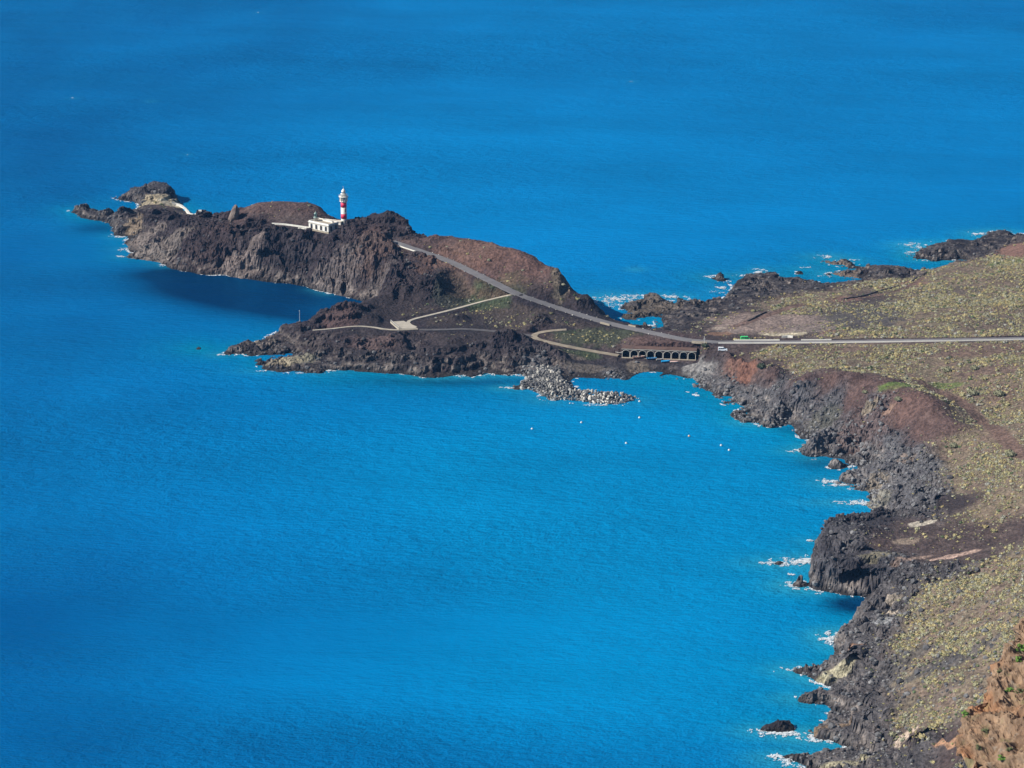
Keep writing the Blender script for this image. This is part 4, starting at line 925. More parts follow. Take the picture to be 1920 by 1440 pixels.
# ---------------------------------------------------------------- lighthouse
def build_lighthouse():
    r = empty("lighthouse", (LH[0], LH[1], LZ))
    tag(r, "tall round lighthouse banded red and white on the headland", "lighthouse")
    R = 1.62
    tw = MB().lathe((0, 0, -1.5), [(R * 1.04, 0), (R * 1.04, 2.0), (R, 2.2), (R, 14.0)], 32).build("tower", M["white"], r)
    for z0, z1 in ((3.05, 5.85), (9.5, 12.3)):
        MB().lathe((0, 0, 0), [(R + .03, z0), (R + .03, z1)], 32).build("red_band", M["red"], tw)
    for az, zz in ((-1.15, 1.4), (-1.0, 7.6), (-0.95, 8.6)):
        c = (math.cos(az) * (R + .02), math.sin(az) * (R + .02), zz)
        MB().box(c, (.25, .5, .9), az).build("window", M["glass"], tw)
    MB().box((math.cos(-2.2) * (R + .05), math.sin(-2.2) * (R + .05), 1.0), (.25, 1.0, 2.0), -2.2).build("door", M["green_metal"], r)
    MB().lathe((0, 0, 0), [(R, 12.32), (R + .62, 12.9), (R + .62, 13.1), (R - .05, 13.15), (R - .05, 15.3)], 32).build("watch_room", M["white"], r)
    for k in range(10):
        a = 2 * math.pi * k / 10 + .2
        MB().box((math.cos(a) * (R + .28), math.sin(a) * (R + .28), 14.2), (.75, .26, 2.3), a).build("bracket", M["white"], r)
    g = MB().lathe((0, 0, 0), [(R + .6, 15.3), (R + 1.05, 15.45), (R + 1.05, 15.7), (R - .2, 15.7)], 32).build("gallery", M["white"], r)
    rail = MB()
    for zz in (16.15, 16.6):
        for k in range(24):
            a, b_ = 2 * math.pi * k / 24, 2 * math.pi * (k + 1) / 24
            rail.tube((math.cos(a) * 2.58, math.sin(a) * 2.58, zz), (math.cos(b_) * 2.58, math.sin(b_) * 2.58, zz), .04, 5)
    for k in range(12):
        a = 2 * math.pi * k / 12; rail.tube((math.cos(a) * 2.58, math.sin(a) * 2.58, 15.7), (math.cos(a) * 2.58, math.sin(a) * 2.58, 16.6), .04, 5)
    rail.build("railing", M["white"], g)
    MB().lathe((0, 0, 0), [(1.55, 15.7), (1.55, 17.0), (1.75, 17.05), (1.75, 17.25), (1.0, 17.3)], 28).build("upper_drum", M["white"], r)
    ln = MB().lathe((0, 0, 0), [(.85, 17.25), (.85, 18.2), (1.05, 18.25)], 16).build("lantern", M["lens"], r)
    for k in range(8):
        a = 2 * math.pi * k / 8
        MB().tube((math.cos(a) * .89, math.sin(a) * .89, 17.3), (math.cos(a) * .89, math.sin(a) * .89, 18.2), .045, 5).build("glazing_bar", M["white"], ln)
    dm = MB().lathe((0, 0, 0), [(1.2, 18.2), (1.2, 18.45), (1.08, 18.95), (.78, 19.45), (.4, 19.75), (.26, 19.85), (.26, 20.1), (.1, 20.25)], 24).build("dome", M["white"], r)
    MB().tube((0, 0, 20.2), (0, 0, 21.4), .07, 6).tube((0, 0, 21.0), (-.55, 0, 21.45), .08, 6).build("weather_vane", M["offwhite"], dm)
    return r
build_lighthouse()

# ---------------------------------------------------------------- keeper's house
def arch_poly(w, h, rise, n=8):
    pts = [(-w / 2, 0), (-w / 2, h - rise)]
    pts += [(-w / 2 * math.cos(math.pi * k / n), h - rise + rise * math.sin(math.pi * k / n)) for k in range(1, n)]
    return pts + [(w / 2, h - rise), (w / 2, 0)]
def build_house():
    r = empty("keepers_house", (hA[0], hA[1], HZ), HOUSE_RZ)
    tag(r, "white flat-roofed keeper's house with arched windows beside the lighthouse", "house")
    Wd, D, Hh = 15.0, 8.0, 4.5
    MB().box((Wd / 2, D / 2, Hh / 2 - .4), (Wd, D, Hh + .8)).build("wall", M["white"], r)
    MB().box((Wd / 2, D / 2, .35), (Wd + .3, D + .3, 1.3)).build("plinth", M["stone"], r)
    MB().box((Wd / 2, D / 2, Hh - .55), (Wd + .24, D + .24, .22)).build("string_course", M["stone"], r)
    MB().box((Wd / 2, D / 2, Hh + .1), (Wd + .6, D + .6, .24)).build("cornice", M["white"], r)
    rf = MB().box((Wd / 2, D / 2, Hh + .3), (Wd - .6, D - .6, .2)).build("roof", M["stone"], r)
    for c, dd_ in (((Wd / 2, .2, Hh + .52), (Wd, .35, .62)), ((Wd / 2, D - .2, Hh + .52), (Wd, .35, .62)), ((.2, D / 2, Hh + .52), (.35, D - .8, .62)), ((Wd - .2, D / 2, Hh + .52), (.35, D - .8, .62))):
        MB().box(c, dd_).build("parapet", M["white"], r)
    MB().box((9.6, 5.4, Hh + .75), (7.0, .4, .8)).build("roof_wall", M["white"], rf)
    MB().box((Wd / 2 + 1, 6.4, Hh + .7), (6.2, 1.6, .7)).build("roof_room", M["offwhite"], rf)
    for k in range(4):
        x = 2.2 + k * 3.65
        fr = MB().extrude_y([(x + a, 1.05 + z_) for a, z_ in arch_poly(1.75, 2.95, .85)], -.10, .05).build("window_surround", M["stone"], r)
        MB().extrude_y([(x + a, 1.15 + z_) for a, z_ in arch_poly(1.25, 2.6, .62)], -.14, .03).build("pane", M["glass"], fr)
        MB().box((x, -.16, 1.05), (2.0, .35, .2)).build("sill", M["white"], fr)
    for k in range(2):
        y = 2.1 + k * 3.8
        fr = MB().box((-.06, y, 2.5), (.16, 1.6, 2.9)).build("window_surround", M["stone"], r)
        MB().box((-.12, y, 2.5), (.14, 1.1, 2.4)).build("pane", M["glass"], fr)
        fr = MB().box((Wd + .06, y, 2.5), (.16, 1.6, 2.9)).build("window_surround", M["stone"], r)
        MB().box((Wd + .12, y, 2.5), (.14, 1.1, 2.4)).build("pane", M["glass"], fr)
    MB().box((Wd / 2, -.9, -.6), (Wd + 1.0, 1.8, .9)).build("front_terrace", M["offwhite"], r)
    # old lantern turret on the roof
    lx, ly = unproj(592, 413.5, HZ + Hh + .4); dlt = np.array((lx, ly)) - np.array(hA)
    px, py = float(dlt @ hdir), float(dlt @ hback); px = min(max(px, 1.6), Wd - 2); py = min(max(py, 1.6), D - 2)
    tt = MB().lathe((px, py, Hh + .38), [(1.05, 0), (1.05, 1.7), (1.25, 1.75), (1.25, 1.9)], 20).build("turret", M["offwhite"], r)
    MB().lathe((px, py, Hh + 2.28), [(1.3, 0), (1.3, .15), (.9, .18), (.9, .5)], 16).build("turret_gallery", M["green_metal"], tt)
    MB().lathe((px, py, Hh + 2.78), [(.82, 0), (.82, 1.2), (.95, 1.25)], 12).build("turret_lantern", M["green_metal"], tt)
    MB().lathe((px, py, Hh + 4.03), [(.98, 0), (.85, .5), (.5, .95), (.18, 1.1), (.15, 1.3), (.05, 1.9)], 16).build("turret_dome", M["green_metal"], tt)
build_house()
# link wing from the house to the tower
p1 = np.array(unproj(607, 411.5, HZ + 2.4)); p2 = np.array(LH) + np.array((-1.2, -1.8))
ld = p2 - p1; ll = float(np.linalg.norm(ld)); la = math.atan2(ld[1], ld[0])
lr = empty("link_building", (p1[0], p1[1], HZ), la)
tag(lr, "low white link building joining the keeper's house and the tower", "building")
MB().box((ll / 2, 0, .45), (ll, 2.6, 3.1)).build("wall", M["white"], lr)
MB().box((ll / 2, 0, 2.1), (ll + .4, 3.0, .24)).build("roof", M["stone"], lr)
MB().box((ll / 2, -1.4, 2.35), (ll + .4, .3, .4)).build("parapet", M["white"], lr)
MB().box((ll / 2, 1.4, 2.35), (ll + .4, .3, .4)).build("parapet", M["white"], lr)
for k in range(3): MB().box((ll * (.2 + .28 * k), -1.32, 1.0), (1.0, .14, 1.2)).build("window", M["glass"], lr)

# rock pinnacle beside the western hill
def rock_mesh(name, seed, sub=3, sc=(1, 1, 1), rough=0.35, mat=None, col_=None):
    import bmesh
    bm = bmesh.new(); bmesh.ops.create_icosphere(bm, subdivisions=sub, radius=1.0)
    P = np.array([v.co[:] for v in bm.verts])
    n = fbm3(P[:, 0] + seed * 3.1, P[:, 1], P[:, 2], 0.9, 3, seed, ridged=True)
    P = P * (1 + rough * n)[:, None] * np.array(sc)[None, :]
    Fc = np.array([[v.index for v in f.verts] for f in bm.faces]); bm.free()
    return P, Fc
p = pick(437, 411)
P, Fc = rock_mesh("rock_pinnacle", 5, 4, (2.6, 2.2, 5.4), 0.30)
P[:, 0] += (P[:, 2] + 3) * 0.28; P[:, 0] *= 1.0 - 0.06 * np.clip(P[:, 2], -4, 5)
cc = mix(C(0.13, 0.09, 0.075), C(0.22, 0.18, 0.15), np.clip(.5 + fbm3(P[:, 0], P[:, 1], P[:, 2], 2, 3, 2), 0, 1)[:, None])
o = mesh_np("rock_pinnacle", P, Fc, M["scree"], attrs={"Col": cc}); o.location = (p[0], p[1], p[2] + 2.6)
tag(o, "leaning brown rock pinnacle left of the round cinder hill", "rock")

# ---------------------------------------------------------------- boathouse arcade
def build_arcade():
    r = empty("boathouse_arcade", (aL[0], aL[1], 2.6), ARC_RZ)
    tag(r, "row of nine dark boathouse arches with white rims above the small beach", "boathouses")
    n = 9; bw = ARC_LEN / n; Hh = 4.2; D = 4.6
    MB().box((ARC_LEN / 2, D + .2, Hh / 2), (ARC_LEN, .4, Hh)).build("back_wall", M["dark_stone"], r)
    MB().box((ARC_LEN / 2, D / 2 + .35, Hh + .28), (ARC_LEN + .4, D + 1.0, .36)).build("roof_slab", M["dirt"], r)
    MB().box((ARC_LEN / 2, -.34, Hh + .12), (ARC_LEN + .4, .2, .16)).build("roof_edge", M["offwhite"], r)
    ow, oh, rise = bw - .42, 3.85, 1.5
    ap = arch_poly(ow, oh, rise, 10)
    for k in range(n):
        xc = bw * (k + .5); mb = MB()
        mb.box((xc - bw / 2 + (bw - ow) / 4, 0, Hh / 2), ((bw - ow) / 2, .5, Hh)); mb.box((xc + bw / 2 - (bw - ow) / 4, 0, Hh / 2), ((bw - ow) / 2, .5, Hh))
        arc = ap[1:-1]
        for (a0, z0), (a1, z1) in zip(arc[:-1], arc[1:]):
            mb.extrude_y([(xc + a0, z0), (xc + a0, Hh), (xc + a1, Hh), (xc + a1, z1)], -.25, .25)
        bay = mb.build("arch_bay", M["brown_plaster"], r)
        mb = MB()
        for (a0, z0), (a1, z1) in zip(ap[:-1], ap[1:]): mb.tube((xc + a0, -.3, z0), (xc + a1, -.3, z1), .10, 6)
        mb.build("arch_rim", M["offwhite"], bay)
        MB().box((xc - bw / 2, D / 2, Hh / 2), (.3, D, Hh)).build("side_wall", M["dark_stone"], bay)
    MB().box((ARC_LEN / 2, -.9, -.05), (ARC_LEN, 1.4, .3)).build("front_step", M["stone"], r)
    MB().box((ARC_LEN, D / 2, Hh / 2), (.3, D, Hh)).build("end_wall", M["dark_stone"], r)
build_arcade()

def boat_mesh(Ln, Bm, Hh):
    """hull loft, open inside"""
    st = np.linspace(0, 1, 11); prof = 7; V = []; Fc = []
    for s_ in st:
        w = Bm / 2 * (1 - max(0, (s_ - .45) / .55) ** 2.2) * (0.82 + .18 * min(1, s_ / .3)); sheer = Hh * (1 + .35 * s_ ** 2); keel = .12 * Hh + .55 * Hh * max(0, (s_ - .7) / .3) ** 2
        for k in range(prof):
            a = math.pi * k / (prof - 1); V.append(((s_ - .5) * Ln, -w * math.cos(a), keel + (sheer - keel) * (1 - math.sin(a) ** .6)))
    for i in range(len(st) - 1):
        for k in range(prof - 1): Fc.append((i * prof + k, (i + 1) * prof + k, (i + 1) * prof + k + 1, i * prof + k + 1))
    return V, Fc, [tuple(range(prof))]
def boat(name, u, v, Ln, rz, hull_c, top_c, lab, cover=False):
    x, y = unproj(u, v, 2.7); zb = float(zat(x, y))
    r = empty(name, (x, y, zb + .05), rz); tag(r, lab, "boat", "boats pulled up by the arches")
    V, Fc, end = boat_mesh(Ln, Ln * .38, Ln * .17)
    mb = MB(); mb.add(V, Fc + end, True); mb.build("hull", hull_c, r)
    n = 11; pr = 7; mb = MB()
    for side in (0, pr - 1):
        for i in range(n - 1): mb.tube(V[i * pr + side], V[(i + 1) * pr + side], .07, 6)
    mb.tube(V[0], V[pr - 1], .07, 6); mb.build("gunwale", top_c, r)
    if cover:
        Vc = [V[i * pr] for i in range(n)] + [(V[i * pr][0], 0, V[i * pr][2] + .25) for i in range(n)] + [V[i * pr + pr - 1] for i in range(n)]
        Fq = [(i, i + 1, n + i + 1, n + i) for i in range(n - 1)] + [(n + i, n + i + 1, 2 * n + i + 1, 2 * n + i) for i in range(n - 1)]
        MB().add(Vc, Fq).build("cover", top_c, r)
    else:
        for s_ in (.25, .5, .72):
            i = int(s_ * 10); w = abs(V[i * pr][1]) * 1.8
            MB().box((V[i * pr][0], 0, Ln * .13), (.3, w, .07)).build("thwart", M["stone"], r)
    return r
M["blue"] = simple_mat("blue_boat_paint", (0.02, 0.33, 0.66), 0.5, .1); M["navy"] = simple_mat("navy_boat_paint", (0.03, 0.09, 0.20), 0.5, .1)
M["rust"] = simple_mat("rust_boat_paint", (0.36, 0.14, 0.09), 0.6, .2); M["pink"] = simple_mat("faded_pink_paint", (0.55, 0.38, 0.33), 0.6, .1); M["grey"] = simple_mat("grey_paint", (0.33, 0.34, 0.36), 0.6, .1)
boat("boat", 1162, 664, 4.2, -.5, M["grey"], M["white"], "small grey boat left of the first arch")
boat("boat", 1198, 671.5, 6.0, .05, M["rust"], M["offwhite"], "long reddish boat in front of the second arch")
boat("boat", 1222, 674, 5.0, -.1, M["navy"], M["blue"], "dark navy boat in front of the middle arches")
boat("boat", 1237, 675, 3.6, .2, M["white"], M["grey"], "small white boat between the navy and the bright blue boat")
boat("boat", 1248, 679, 4.4, .1, M["blue"], M["blue"], "bright blue covered boat on the beach below the arches", True)
boat("boat", 1264, 680, 4.0, -.2, M["white"], M["pink"], "white and pink covered boat right of the bright blue one", True)

# ---------------------------------------------------------------- vehicles
def vehicle(name, u, v, z_, rz, Ln, Wd, Hh, paint, lab, cat, side):
    x, y, zb = pick(u, v)
    r = empty(name, (x, y, zb + .02), rz); tag(r, lab, cat)
    w = Wd / 2
    mb = MB(); n = len(side)
    inset = [0.0 if z0 < Hh * .58 else .16 for _, z0 in side]
    vs = [(x0 * Ln, -w + i, z0) for (x0, z0), i in zip(side, inset)] + [(x0 * Ln, w - i, z0) for (x0, z0), i in zip(side, inset)]
    fs = [(k, (k + 1) % n, n + (k + 1) % n, n + k)[::-1] for k in range(n)] + [tuple(range(n)), tuple(range(n, 2 * n))[::-1]]
    body = mb.add(vs, fs).build("body", paint, r)
    return r, body
sidev = [(-.5, .35), (-.49, 1.0), (-.475, 1.72), (-.42, 1.84), (.08, 1.84), (.20, 1.18), (.44, 1.05), (.5, .85), (.5, .35)]
def fit(r, body, Ln, Wd, zs, wx_):
    for sx_ in (-.3, .3):
        for sy_ in (-1, 1):
            wh = MB().lathe((0, 0, -.11), [(.34, 0), (.36, .03), (.36, .19), (.34, .22)], 16).build("wheel", M["dark"], r)
            wh.location = (sx_ * Ln, sy_ * (Wd / 2 - .08), .36); wh.rotation_euler = (math.pi / 2, 0, 0)
            rim = MB().lathe((0, 0, -.13), [(.2, 0), (.2, .26)], 12).build("rim", M["grey"], wh)
    for sy_ in (-1, 1):
        for (a, b_) in wx_: MB().box(((a + b_) / 2 * Ln, sy_ * (Wd / 2 - .07), zs), ((b_ - a) * Ln, .12, .5)).build("side_window", M["glass"], body)
        MB().box((.5 * Ln - .02, sy_ * Wd * .36, .78), (.1, .3, .18)).build("headlight", M["lens"], body)
        MB().box((-.5 * Ln + .02, sy_ * Wd * .4, 1.0), (.1, .16, .3)).build("tail_light", M["red"], body)
car_white = simple_mat("white_car_paint", (0.80, 0.81, 0.82), 0.25, .05); car_green = simple_mat("bright_green_car_paint", (0.06, 0.60, 0.16), 0.3, .05)
r, body = vehicle("parked_car", 1355, 658, 10.1, -.12, 4.7, 1.85, 1.84, car_white, "white off-road car parked on the bare ground below the road", "car", sidev)
fit(r, body, 4.7, 1.85, 1.45, ((-.42, -.24), (-.2, -.04), (-.01, .1)))
MB().box((4.7 * .145, 0, 1.5), (.08, 1.45, .6)).build("windscreen", M["glass"], body).rotation_euler = (0, 0, 0)
sidev2 = [(-.5, .35), (-.5, 1.2), (-.48, 2.0), (-.42, 2.12), (.28, 2.12), (.40, 1.3), (.49, 1.1), (.5, .35)]
r, body = vehicle("parked_van", 1397, 638.5, 11.2, .03, 4.6, 1.9, 2.12, car_green, "bright green van on the road behind the short white wall", "van", sidev2)
fit(r, body, 4.6, 1.9, 1.62, ((-.44, -.16), (-.12, .1), (.13, .27)))
MB().box((4.6 * .345, 0, 1.68), (.08, 1.5, .6)).build("windscreen", M["glass"], body)

# ---------------------------------------------------------------- poles, buoys, roadside stones
x, y, zz = pick(562, 603)
r = empty("beacon_mast", (x, y, zz - .3)); tag(r, "thin pale mast on the crest of the lower headland", "mast")
MB().tube((0, 0, 0), (0, 0, 6.0), .10, 8, .07).build("pole", M["offwhite"], r)
MB().lathe((0, 0, 5.9), [(.2, 0), (.2, .35), (.05, .45)], 10).build("lamp", M["offwhite"], r)
MB().box((0, 0, .2), (.7, .7, .6)).build("base", M["stone"], r)
x, y, zz = pick(1320.5, 645)
r = empty("sign_post", (x, y, zz - .1)); tag(r, "slim white post with a short crossbar where the two roads meet", "post")
MB().tube((0, 0, 0), (0, 0, 3.9), .11, 8).build("pole", M["white"], r)
MB().box((0, -.12, 2.6), (.9, .08, .45)).build("sign_board", M["white"], r)
M["orange"] = simple_mat("faded_orange", (0.72, 0.42, 0.22), .6, .1)
for (u, v, c, lab) in ((997.5, 804, "white", "leftmost white mooring buoy far out in the bay"), (1090, 792, "white", "white mooring buoy below the middle of the breakwater"), (1174, 831, "white", "lowest white mooring buoy left of the harbour mouth"),
                       (1199, 783, "white", "white mooring buoy below the breakwater tip"), (1199, 752.5, "white", "white buoy floating next to the breakwater tip"), (1292, 817.5, "orange", "pale orange mooring buoy off the grey scree"),
                       (1352, 835, "white", "left one of two close white buoys off the rock fins"), (1367, 844, "white", "right one of two close white buoys off the rock fins")):
    x, y = unproj(u, v, .2); r = empty("mooring_buoy", (x, y, 0)); tag(r, lab, "buoy", "mooring buoys in the bay")
    MB().lathe((0, 0, -.3), [(.1, 0), (.38, .15), (.5, .4), (.5, .6), (.36, .85), (.12, .98)], 16).build("float", M[c], r)
    MB().tube((0, 0, .6), (0, 0, .95), .06, 6).build("mooring_eye", M["grey"], r)
st_mats = random_mat("whitewashed_stone", [(0.10, 0.095, 0.09), (0.30, 0.28, 0.25), (0.60, 0.57, 0.52)])
stone_ms = []
for k in range(4):
    P, Fc = rock_mesh("s", 20 + k, 1, (.55, .5, .45), .3); m_ = bpy.data.meshes.new("roadside_stone"); m_.from_pydata(P.tolist(), [], Fc.tolist()); m_.materials.append(st_mats); stone_ms.append(m_)
for side, txt in ((-1, "near"), (1, "far")):
    LL = offset_line(R1, side * 3.15); acc = 0.0
    for k in range(2, len(LL) - 14):
        acc += 1.5
        if acc < (4.2 if rng.random() < .7 else 7): continue
        acc = 0.0
        uu = project(*LL[k])[0]
        if uu < 800 or uu > 1290 or 1125 < uu < 1190: continue
        o = bpy.data.objects.new("roadside_stone", stone_ms[int(rng.integers(4))]); COL.objects.link(o)
        s_ = rng.uniform(.4, .85); o.scale = (s_, s_, s_); o.rotation_euler = (0, 0, rng.uniform(0, 6))
        o.location = (LL[k, 0] + rng.normal(0, .2), LL[k, 1] + rng.normal(0, .2), float(zat(LL[k, 0], LL[k, 1])) + .25)
        tag(o, f"pale stone in the row along the {txt} edge of the lighthouse road", "stone", f"stones along the {txt} edge of the lighthouse road")

# ---------------------------------------------------------------- breakwater boulders
bwat = empty("breakwater", (*unproj(1040, 730, 0), 0.0)); tag(bwat, "breakwater of pale grey boulders curling into the bay", "breakwater")
bld_mat = random_mat("armour_rock", [(0.05, 0.05, 0.055), (0.12, 0.12, 0.12), (0.22, 0.21, 0.195), (0.50, 0.47, 0.40)])
bl_ms = []; bl_pale = []
pale_mat = random_mat("pale_armour_rock", [(0.10, 0.10, 0.10), (0.34, 0.325, 0.295), (0.48, 0.455, 0.40), (0.60, 0.57, 0.50)])
for k in range(6):
    P, Fc = rock_mesh("b", 40 + k, 1, (1.05, rng.uniform(.6, .95), rng.uniform(.55, .85)), .5)
    m_ = bpy.data.meshes.new("boulder"); m_.from_pydata(P.tolist(), [], Fc.tolist()); m_.materials.append(bld_mat); bl_ms.append((m_, P, Fc)); m2_ = m_.copy(); m2_.materials.clear(); m2_.materials.append(pale_mat); bl_pale.append(m2_)
bl_pts = []; bl_f = {}
spine = resample(line3([(1016,697,2.5),(1012,712,2.5),(1030,728,2.5),(1056,739,2),(1092,742,2),(1134,746,2),(1176,747,1.2)]), .5, 2)
tries = 0
while len(bl_pts) < 640 and tries < 12000:
    tries += 1
    k = int(rng.integers(len(spine))); f = k / len(spine)
    wd = 9.5 if f < .45 else 4.6
    x = spine[k, 0] + rng.uniform(-1, 1) * wd; y = spine[k, 1] + rng.uniform(-1, 1) * wd
    sdv_ = float(bil(SD, np.array(x), np.array(y)))
    if sdv_ < -0.8: continue
    rr = rng.uniform(.6, 1.2) * (1.0 if rng.random() < .8 else 1.25)
    if any((x - a) ** 2 + (y - b_) ** 2 < (.62 * (rr + c)) ** 2 for a, b_, c, _ in bl_pts): continue
    top = 0.5 + 2.6 * min(1, max(0, sdv_) / 5.5)
    bl_f[(x, y)] = f
    bl_pts.append((x, y, rr, max(top, float(zat(x, y))) - rr * .25 + rng.uniform(-.3, .4)))
bl_pts.sort(key=lambda q: -q[2])
sv, sf, nv = [], [], 0
for i, (x, y, rr, zb) in enumerate(bl_pts):
    m_, P, Fc = bl_ms[i % 6]
    if i < 295:
        o = bpy.data.objects.new("boulder", bl_pale[i % 6] if bl_f[(x, y)] > .6 else m_); COL.objects.link(o); o.parent = bwat
        o.location = (x - bwat.location.x, y - bwat.location.y, zb); o.scale = (rr * rng.uniform(.8, 1.3), rr * rng.uniform(.75, 1.1), rr * rng.uniform(.7, 1.1)); o.rotation_euler = tuple(rng.uniform(0, 6, 3))
    else:
        sv.append(P * rr + np.array((x - bwat.location.x, y - bwat.location.y, zb))); sf.append(Fc + nv); nv += len(P)
if sv:
    o = mesh_np("boulder_fill", np.concatenate(sv), np.concatenate(sf), simple_mat("armour_rock_small", (0.19, 0.185, 0.175), .9, .5, .4), parent=bwat); o["kind"] = "stuff"

# ---------------------------------------------------------------- loose rocks and scree
rk_t = [rock_mesh("r", 60 + k, 1, (1, rng.uniform(.7, .95), rng.uniform(.6, .85)), .3) for k in range(5)]
allx, ally = ax_, ay_
pr = np.clip(grey * 1.3 - .18, 0, 1) ** 1.2 * (d > -1) * 0.42 + (rock > .3) * np.exp(-np.abs(d - 3) / 5) * .10 + (rock > .5) * .02
for (u, v, rx, rz, dep) in CAVES:
    c = pick(u, v); pr = pr * (((ax_ - c[0]) / (rx + 1.5)) ** 2 + ((ay_ - c[1]) / 9) ** 2 > 1)
pr *= (0.55 + 0.9 * np.clip(fbm2(allx, ally, 14, 3, 400) + .3, 0, 1))
pr[(own > 0)] = 0
sel = rng.random(len(allx)) < pr * RES * RES
sx_, sy_ = allx[sel], ally[sel]
uu, vv2 = project(sx_, sy_, zat(sx_, sy_)); ok = (uu > -20) & (uu < 1940) & (vv2 < 1460)
sx_, sy_ = sx_[ok], sy_[ok]; gsel = grey[sel][ok]
def scatter(name, tmpl, X, Y, S_, colr, mat, lab, cat, sink=.3, flat=1.0, tilt=True):
    vs, fs, cs = [], [], []; nv = 0; zz = zat(X, Y)
    which = rng.integers(0, len(tmpl), len(X))
    for k, (P, Fc) in enumerate(tmpl):
        id_ = np.where(which == k)[0]
        if len(id_) == 0: continue
        a = rng.uniform(0, 2 * math.pi, len(id_)); ca, sa = np.cos(a)[:, None], np.sin(a)[:, None]
        px = P[None, :, 0] * ca - P[None, :, 1] * sa; py = P[None, :, 0] * sa + P[None, :, 1] * ca; pz = np.broadcast_to(P[None, :, 2] * flat, px.shape)
        s_ = S_[id_][:, None]
        v_ = np.stack([px * s_ + X[id_][:, None], py * s_ + Y[id_][:, None], pz * s_ + (zz[id_])[:, None] + s_ * (.5 - sink)], -1)
        vs.append(v_.reshape(-1, 3)); fs.append((Fc[None] + (np.arange(len(id_)) * len(P))[:, None, None] + nv).reshape(-1, 3)); nv += v_.shape[0] * v_.shape[1]
        cs.append(np.repeat(colr[id_], len(P), 0))
    o = mesh_np(name, np.concatenate(vs), np.concatenate(fs), mat, attrs={"Col": np.concatenate(cs)})
    return tag(o, lab, cat, kind="stuff")
sz = rng.gamma(1.6, .22, len(sx_)) + .22; sz = np.minimum(sz, 1.7)
rc = mix(C(0.045, 0.043, 0.047), C(0.225, 0.22, 0.215), np.clip(rng.beta(1.6, 2.2, len(sx_)) * (.45 + .9 * gsel), 0, 1)[:, None])
scatter("scree", rk_t, sx_, sy_, sz, rc, M["scree"], "grey loose rocks and scree strewn along the shore slopes", "rocks", sink=.35)
N_SCREE = len(sx_)

# ---------------------------------------------------------------- shrubs
def shrub_tmpl(seed, n=18):
    """low cushion of leafy tufts: a lumpy dome with ragged sprigs"""
    r_ = np.random.default_rng(seed); V = []; Fc = []
    P, F0 = rock_mesh("d", seed, 1, (.82, .82, .58), .22)
    P = P + np.array((0, 0, .05)); V += P.tolist(); Fc += F0.tolist()
    for k in range(n):
        th = r_.uniform(0, 2 * math.pi); ph = math.acos(r_.uniform(.05, 1)); dr = np.array((math.sin(ph) * math.cos(th), math.sin(ph) * math.sin(th), math.cos(ph) * .75))
        c = dr * r_.uniform(.6, .85); t1 = np.cross(dr, (0.3, .2, 1.0)); t1 /= np.linalg.norm(t1) + 1e-6; t2 = np.cross(dr, t1); s_ = r_.uniform(.16, .32)
        a = r_.uniform(0, 6); e1 = t1 * math.cos(a) + t2 * math.sin(a); b0 = len(V)
        V += [(c + e1 * s_).tolist(), (c - e1 * s_).tolist(), (c + dr * s_ * 1.9 + np.array(r_.normal(0, .06, 3))).tolist()]; Fc.append([b0, b0 + 1, b0 + 2])
    return np.array(V), np.array(Fc)
SH = [shrub_tmpl(90 + k) for k in range(6)]
vx_all, vy_all = ax_, ay_
dens = np.clip(veg - .02, 0, 1) * sstep(6, 16, d)
pat = fbm2(vx_all, vy_all, 38, 3, 500); pat2 = fbm2(vx_all, vy_all, 9, 3, 510)
dens = dens * np.clip(.75 + 1.7 * pat + 1.6 * pat2, 0.04, 2.0)
for L, w in TRACKS:
    q, _, _ = polydist(L, vx_all, vy_all); dens = dens * sstep(w * .7, w * 1.6, q)
for (u, v, rx, ry) in ((1467,628,13,7),(1348,616,7,6),(1400,623,10,9),(1470,600,26,12),(1415,603,18,16),(1725,982,7,5),(1790,1042,14,4),(1715,1048,10,3),(1910,468,14,18),(1375,655,16,9)):
    c = pick(u, v); dens = dens * sstep(.7, 1.15, np.sqrt(((vx_all - c[0]) / rx) ** 2 + ((vy_all - c[1]) / ry) ** 2) + pat2 * .3)
for (u, v, rx, ry, k_) in ((1585,600,34,34,.55),(1850,655,38,14,.5),(1880,603,30,22,.6),(1890,690,22,9,.5),(1740,1250,14,6,.3),(1800,1235,16,5,.3),(1700,1230,12,6,.4)):
    c = pick(u, v); dens = dens * (1 - (1 - k_) * sstep(1.2, .7, np.sqrt(((vx_all - c[0]) / rx) ** 2 + ((vy_all - c[1]) / ry) ** 2) + pat2 * .5))
sel = rng.random(len(vx_all)) < dens * (0.95 + .35 * (ay_ < 1120)) * RES * RES
hx_, hy_ = vx_all[sel], vy_all[sel]; hp = pat[sel]
hx_ = hx_ + rng.uniform(-.28, .28, len(hx_)); hy_ = hy_ + rng.uniform(-.28, .28, len(hy_))
hz_ = zat(hx_, hy_)
uu, vv2 = project(hx_, hy_, hz_); ok = (uu > -10) & (uu < 1935) & (vv2 < 1455)
hx_, hy_, hz_, hp, uu, vv2 = hx_[ok], hy_[ok], hz_[ok], hp[ok], uu[ok], vv2[ok]
hs = np.minimum(rng.gamma(1.7, .17, len(hx_)) + .18, 1.6)
pal = np.array([(0.290, 0.268, 0.135), (0.360, 0.310, 0.155), (0.255, 0.245, 0.160), (0.290, 0.275, 0.190), (0.370, 0.295, 0.140), (0.095, 0.125, 0.060), (0.300, 0.290, 0.245), (0.15, 0.12, 0.085)])
pi_ = rng.choice(len(pal), len(hx_), p=[.2, .2, .16, .15, .09, .07, .07, .06])
hc = pal[pi_] * rng.uniform(.7, 1.25, (len(hx_), 1))
appar = hs * FPX / np.sqrt(hx_ ** 2 + hy_ ** 2)
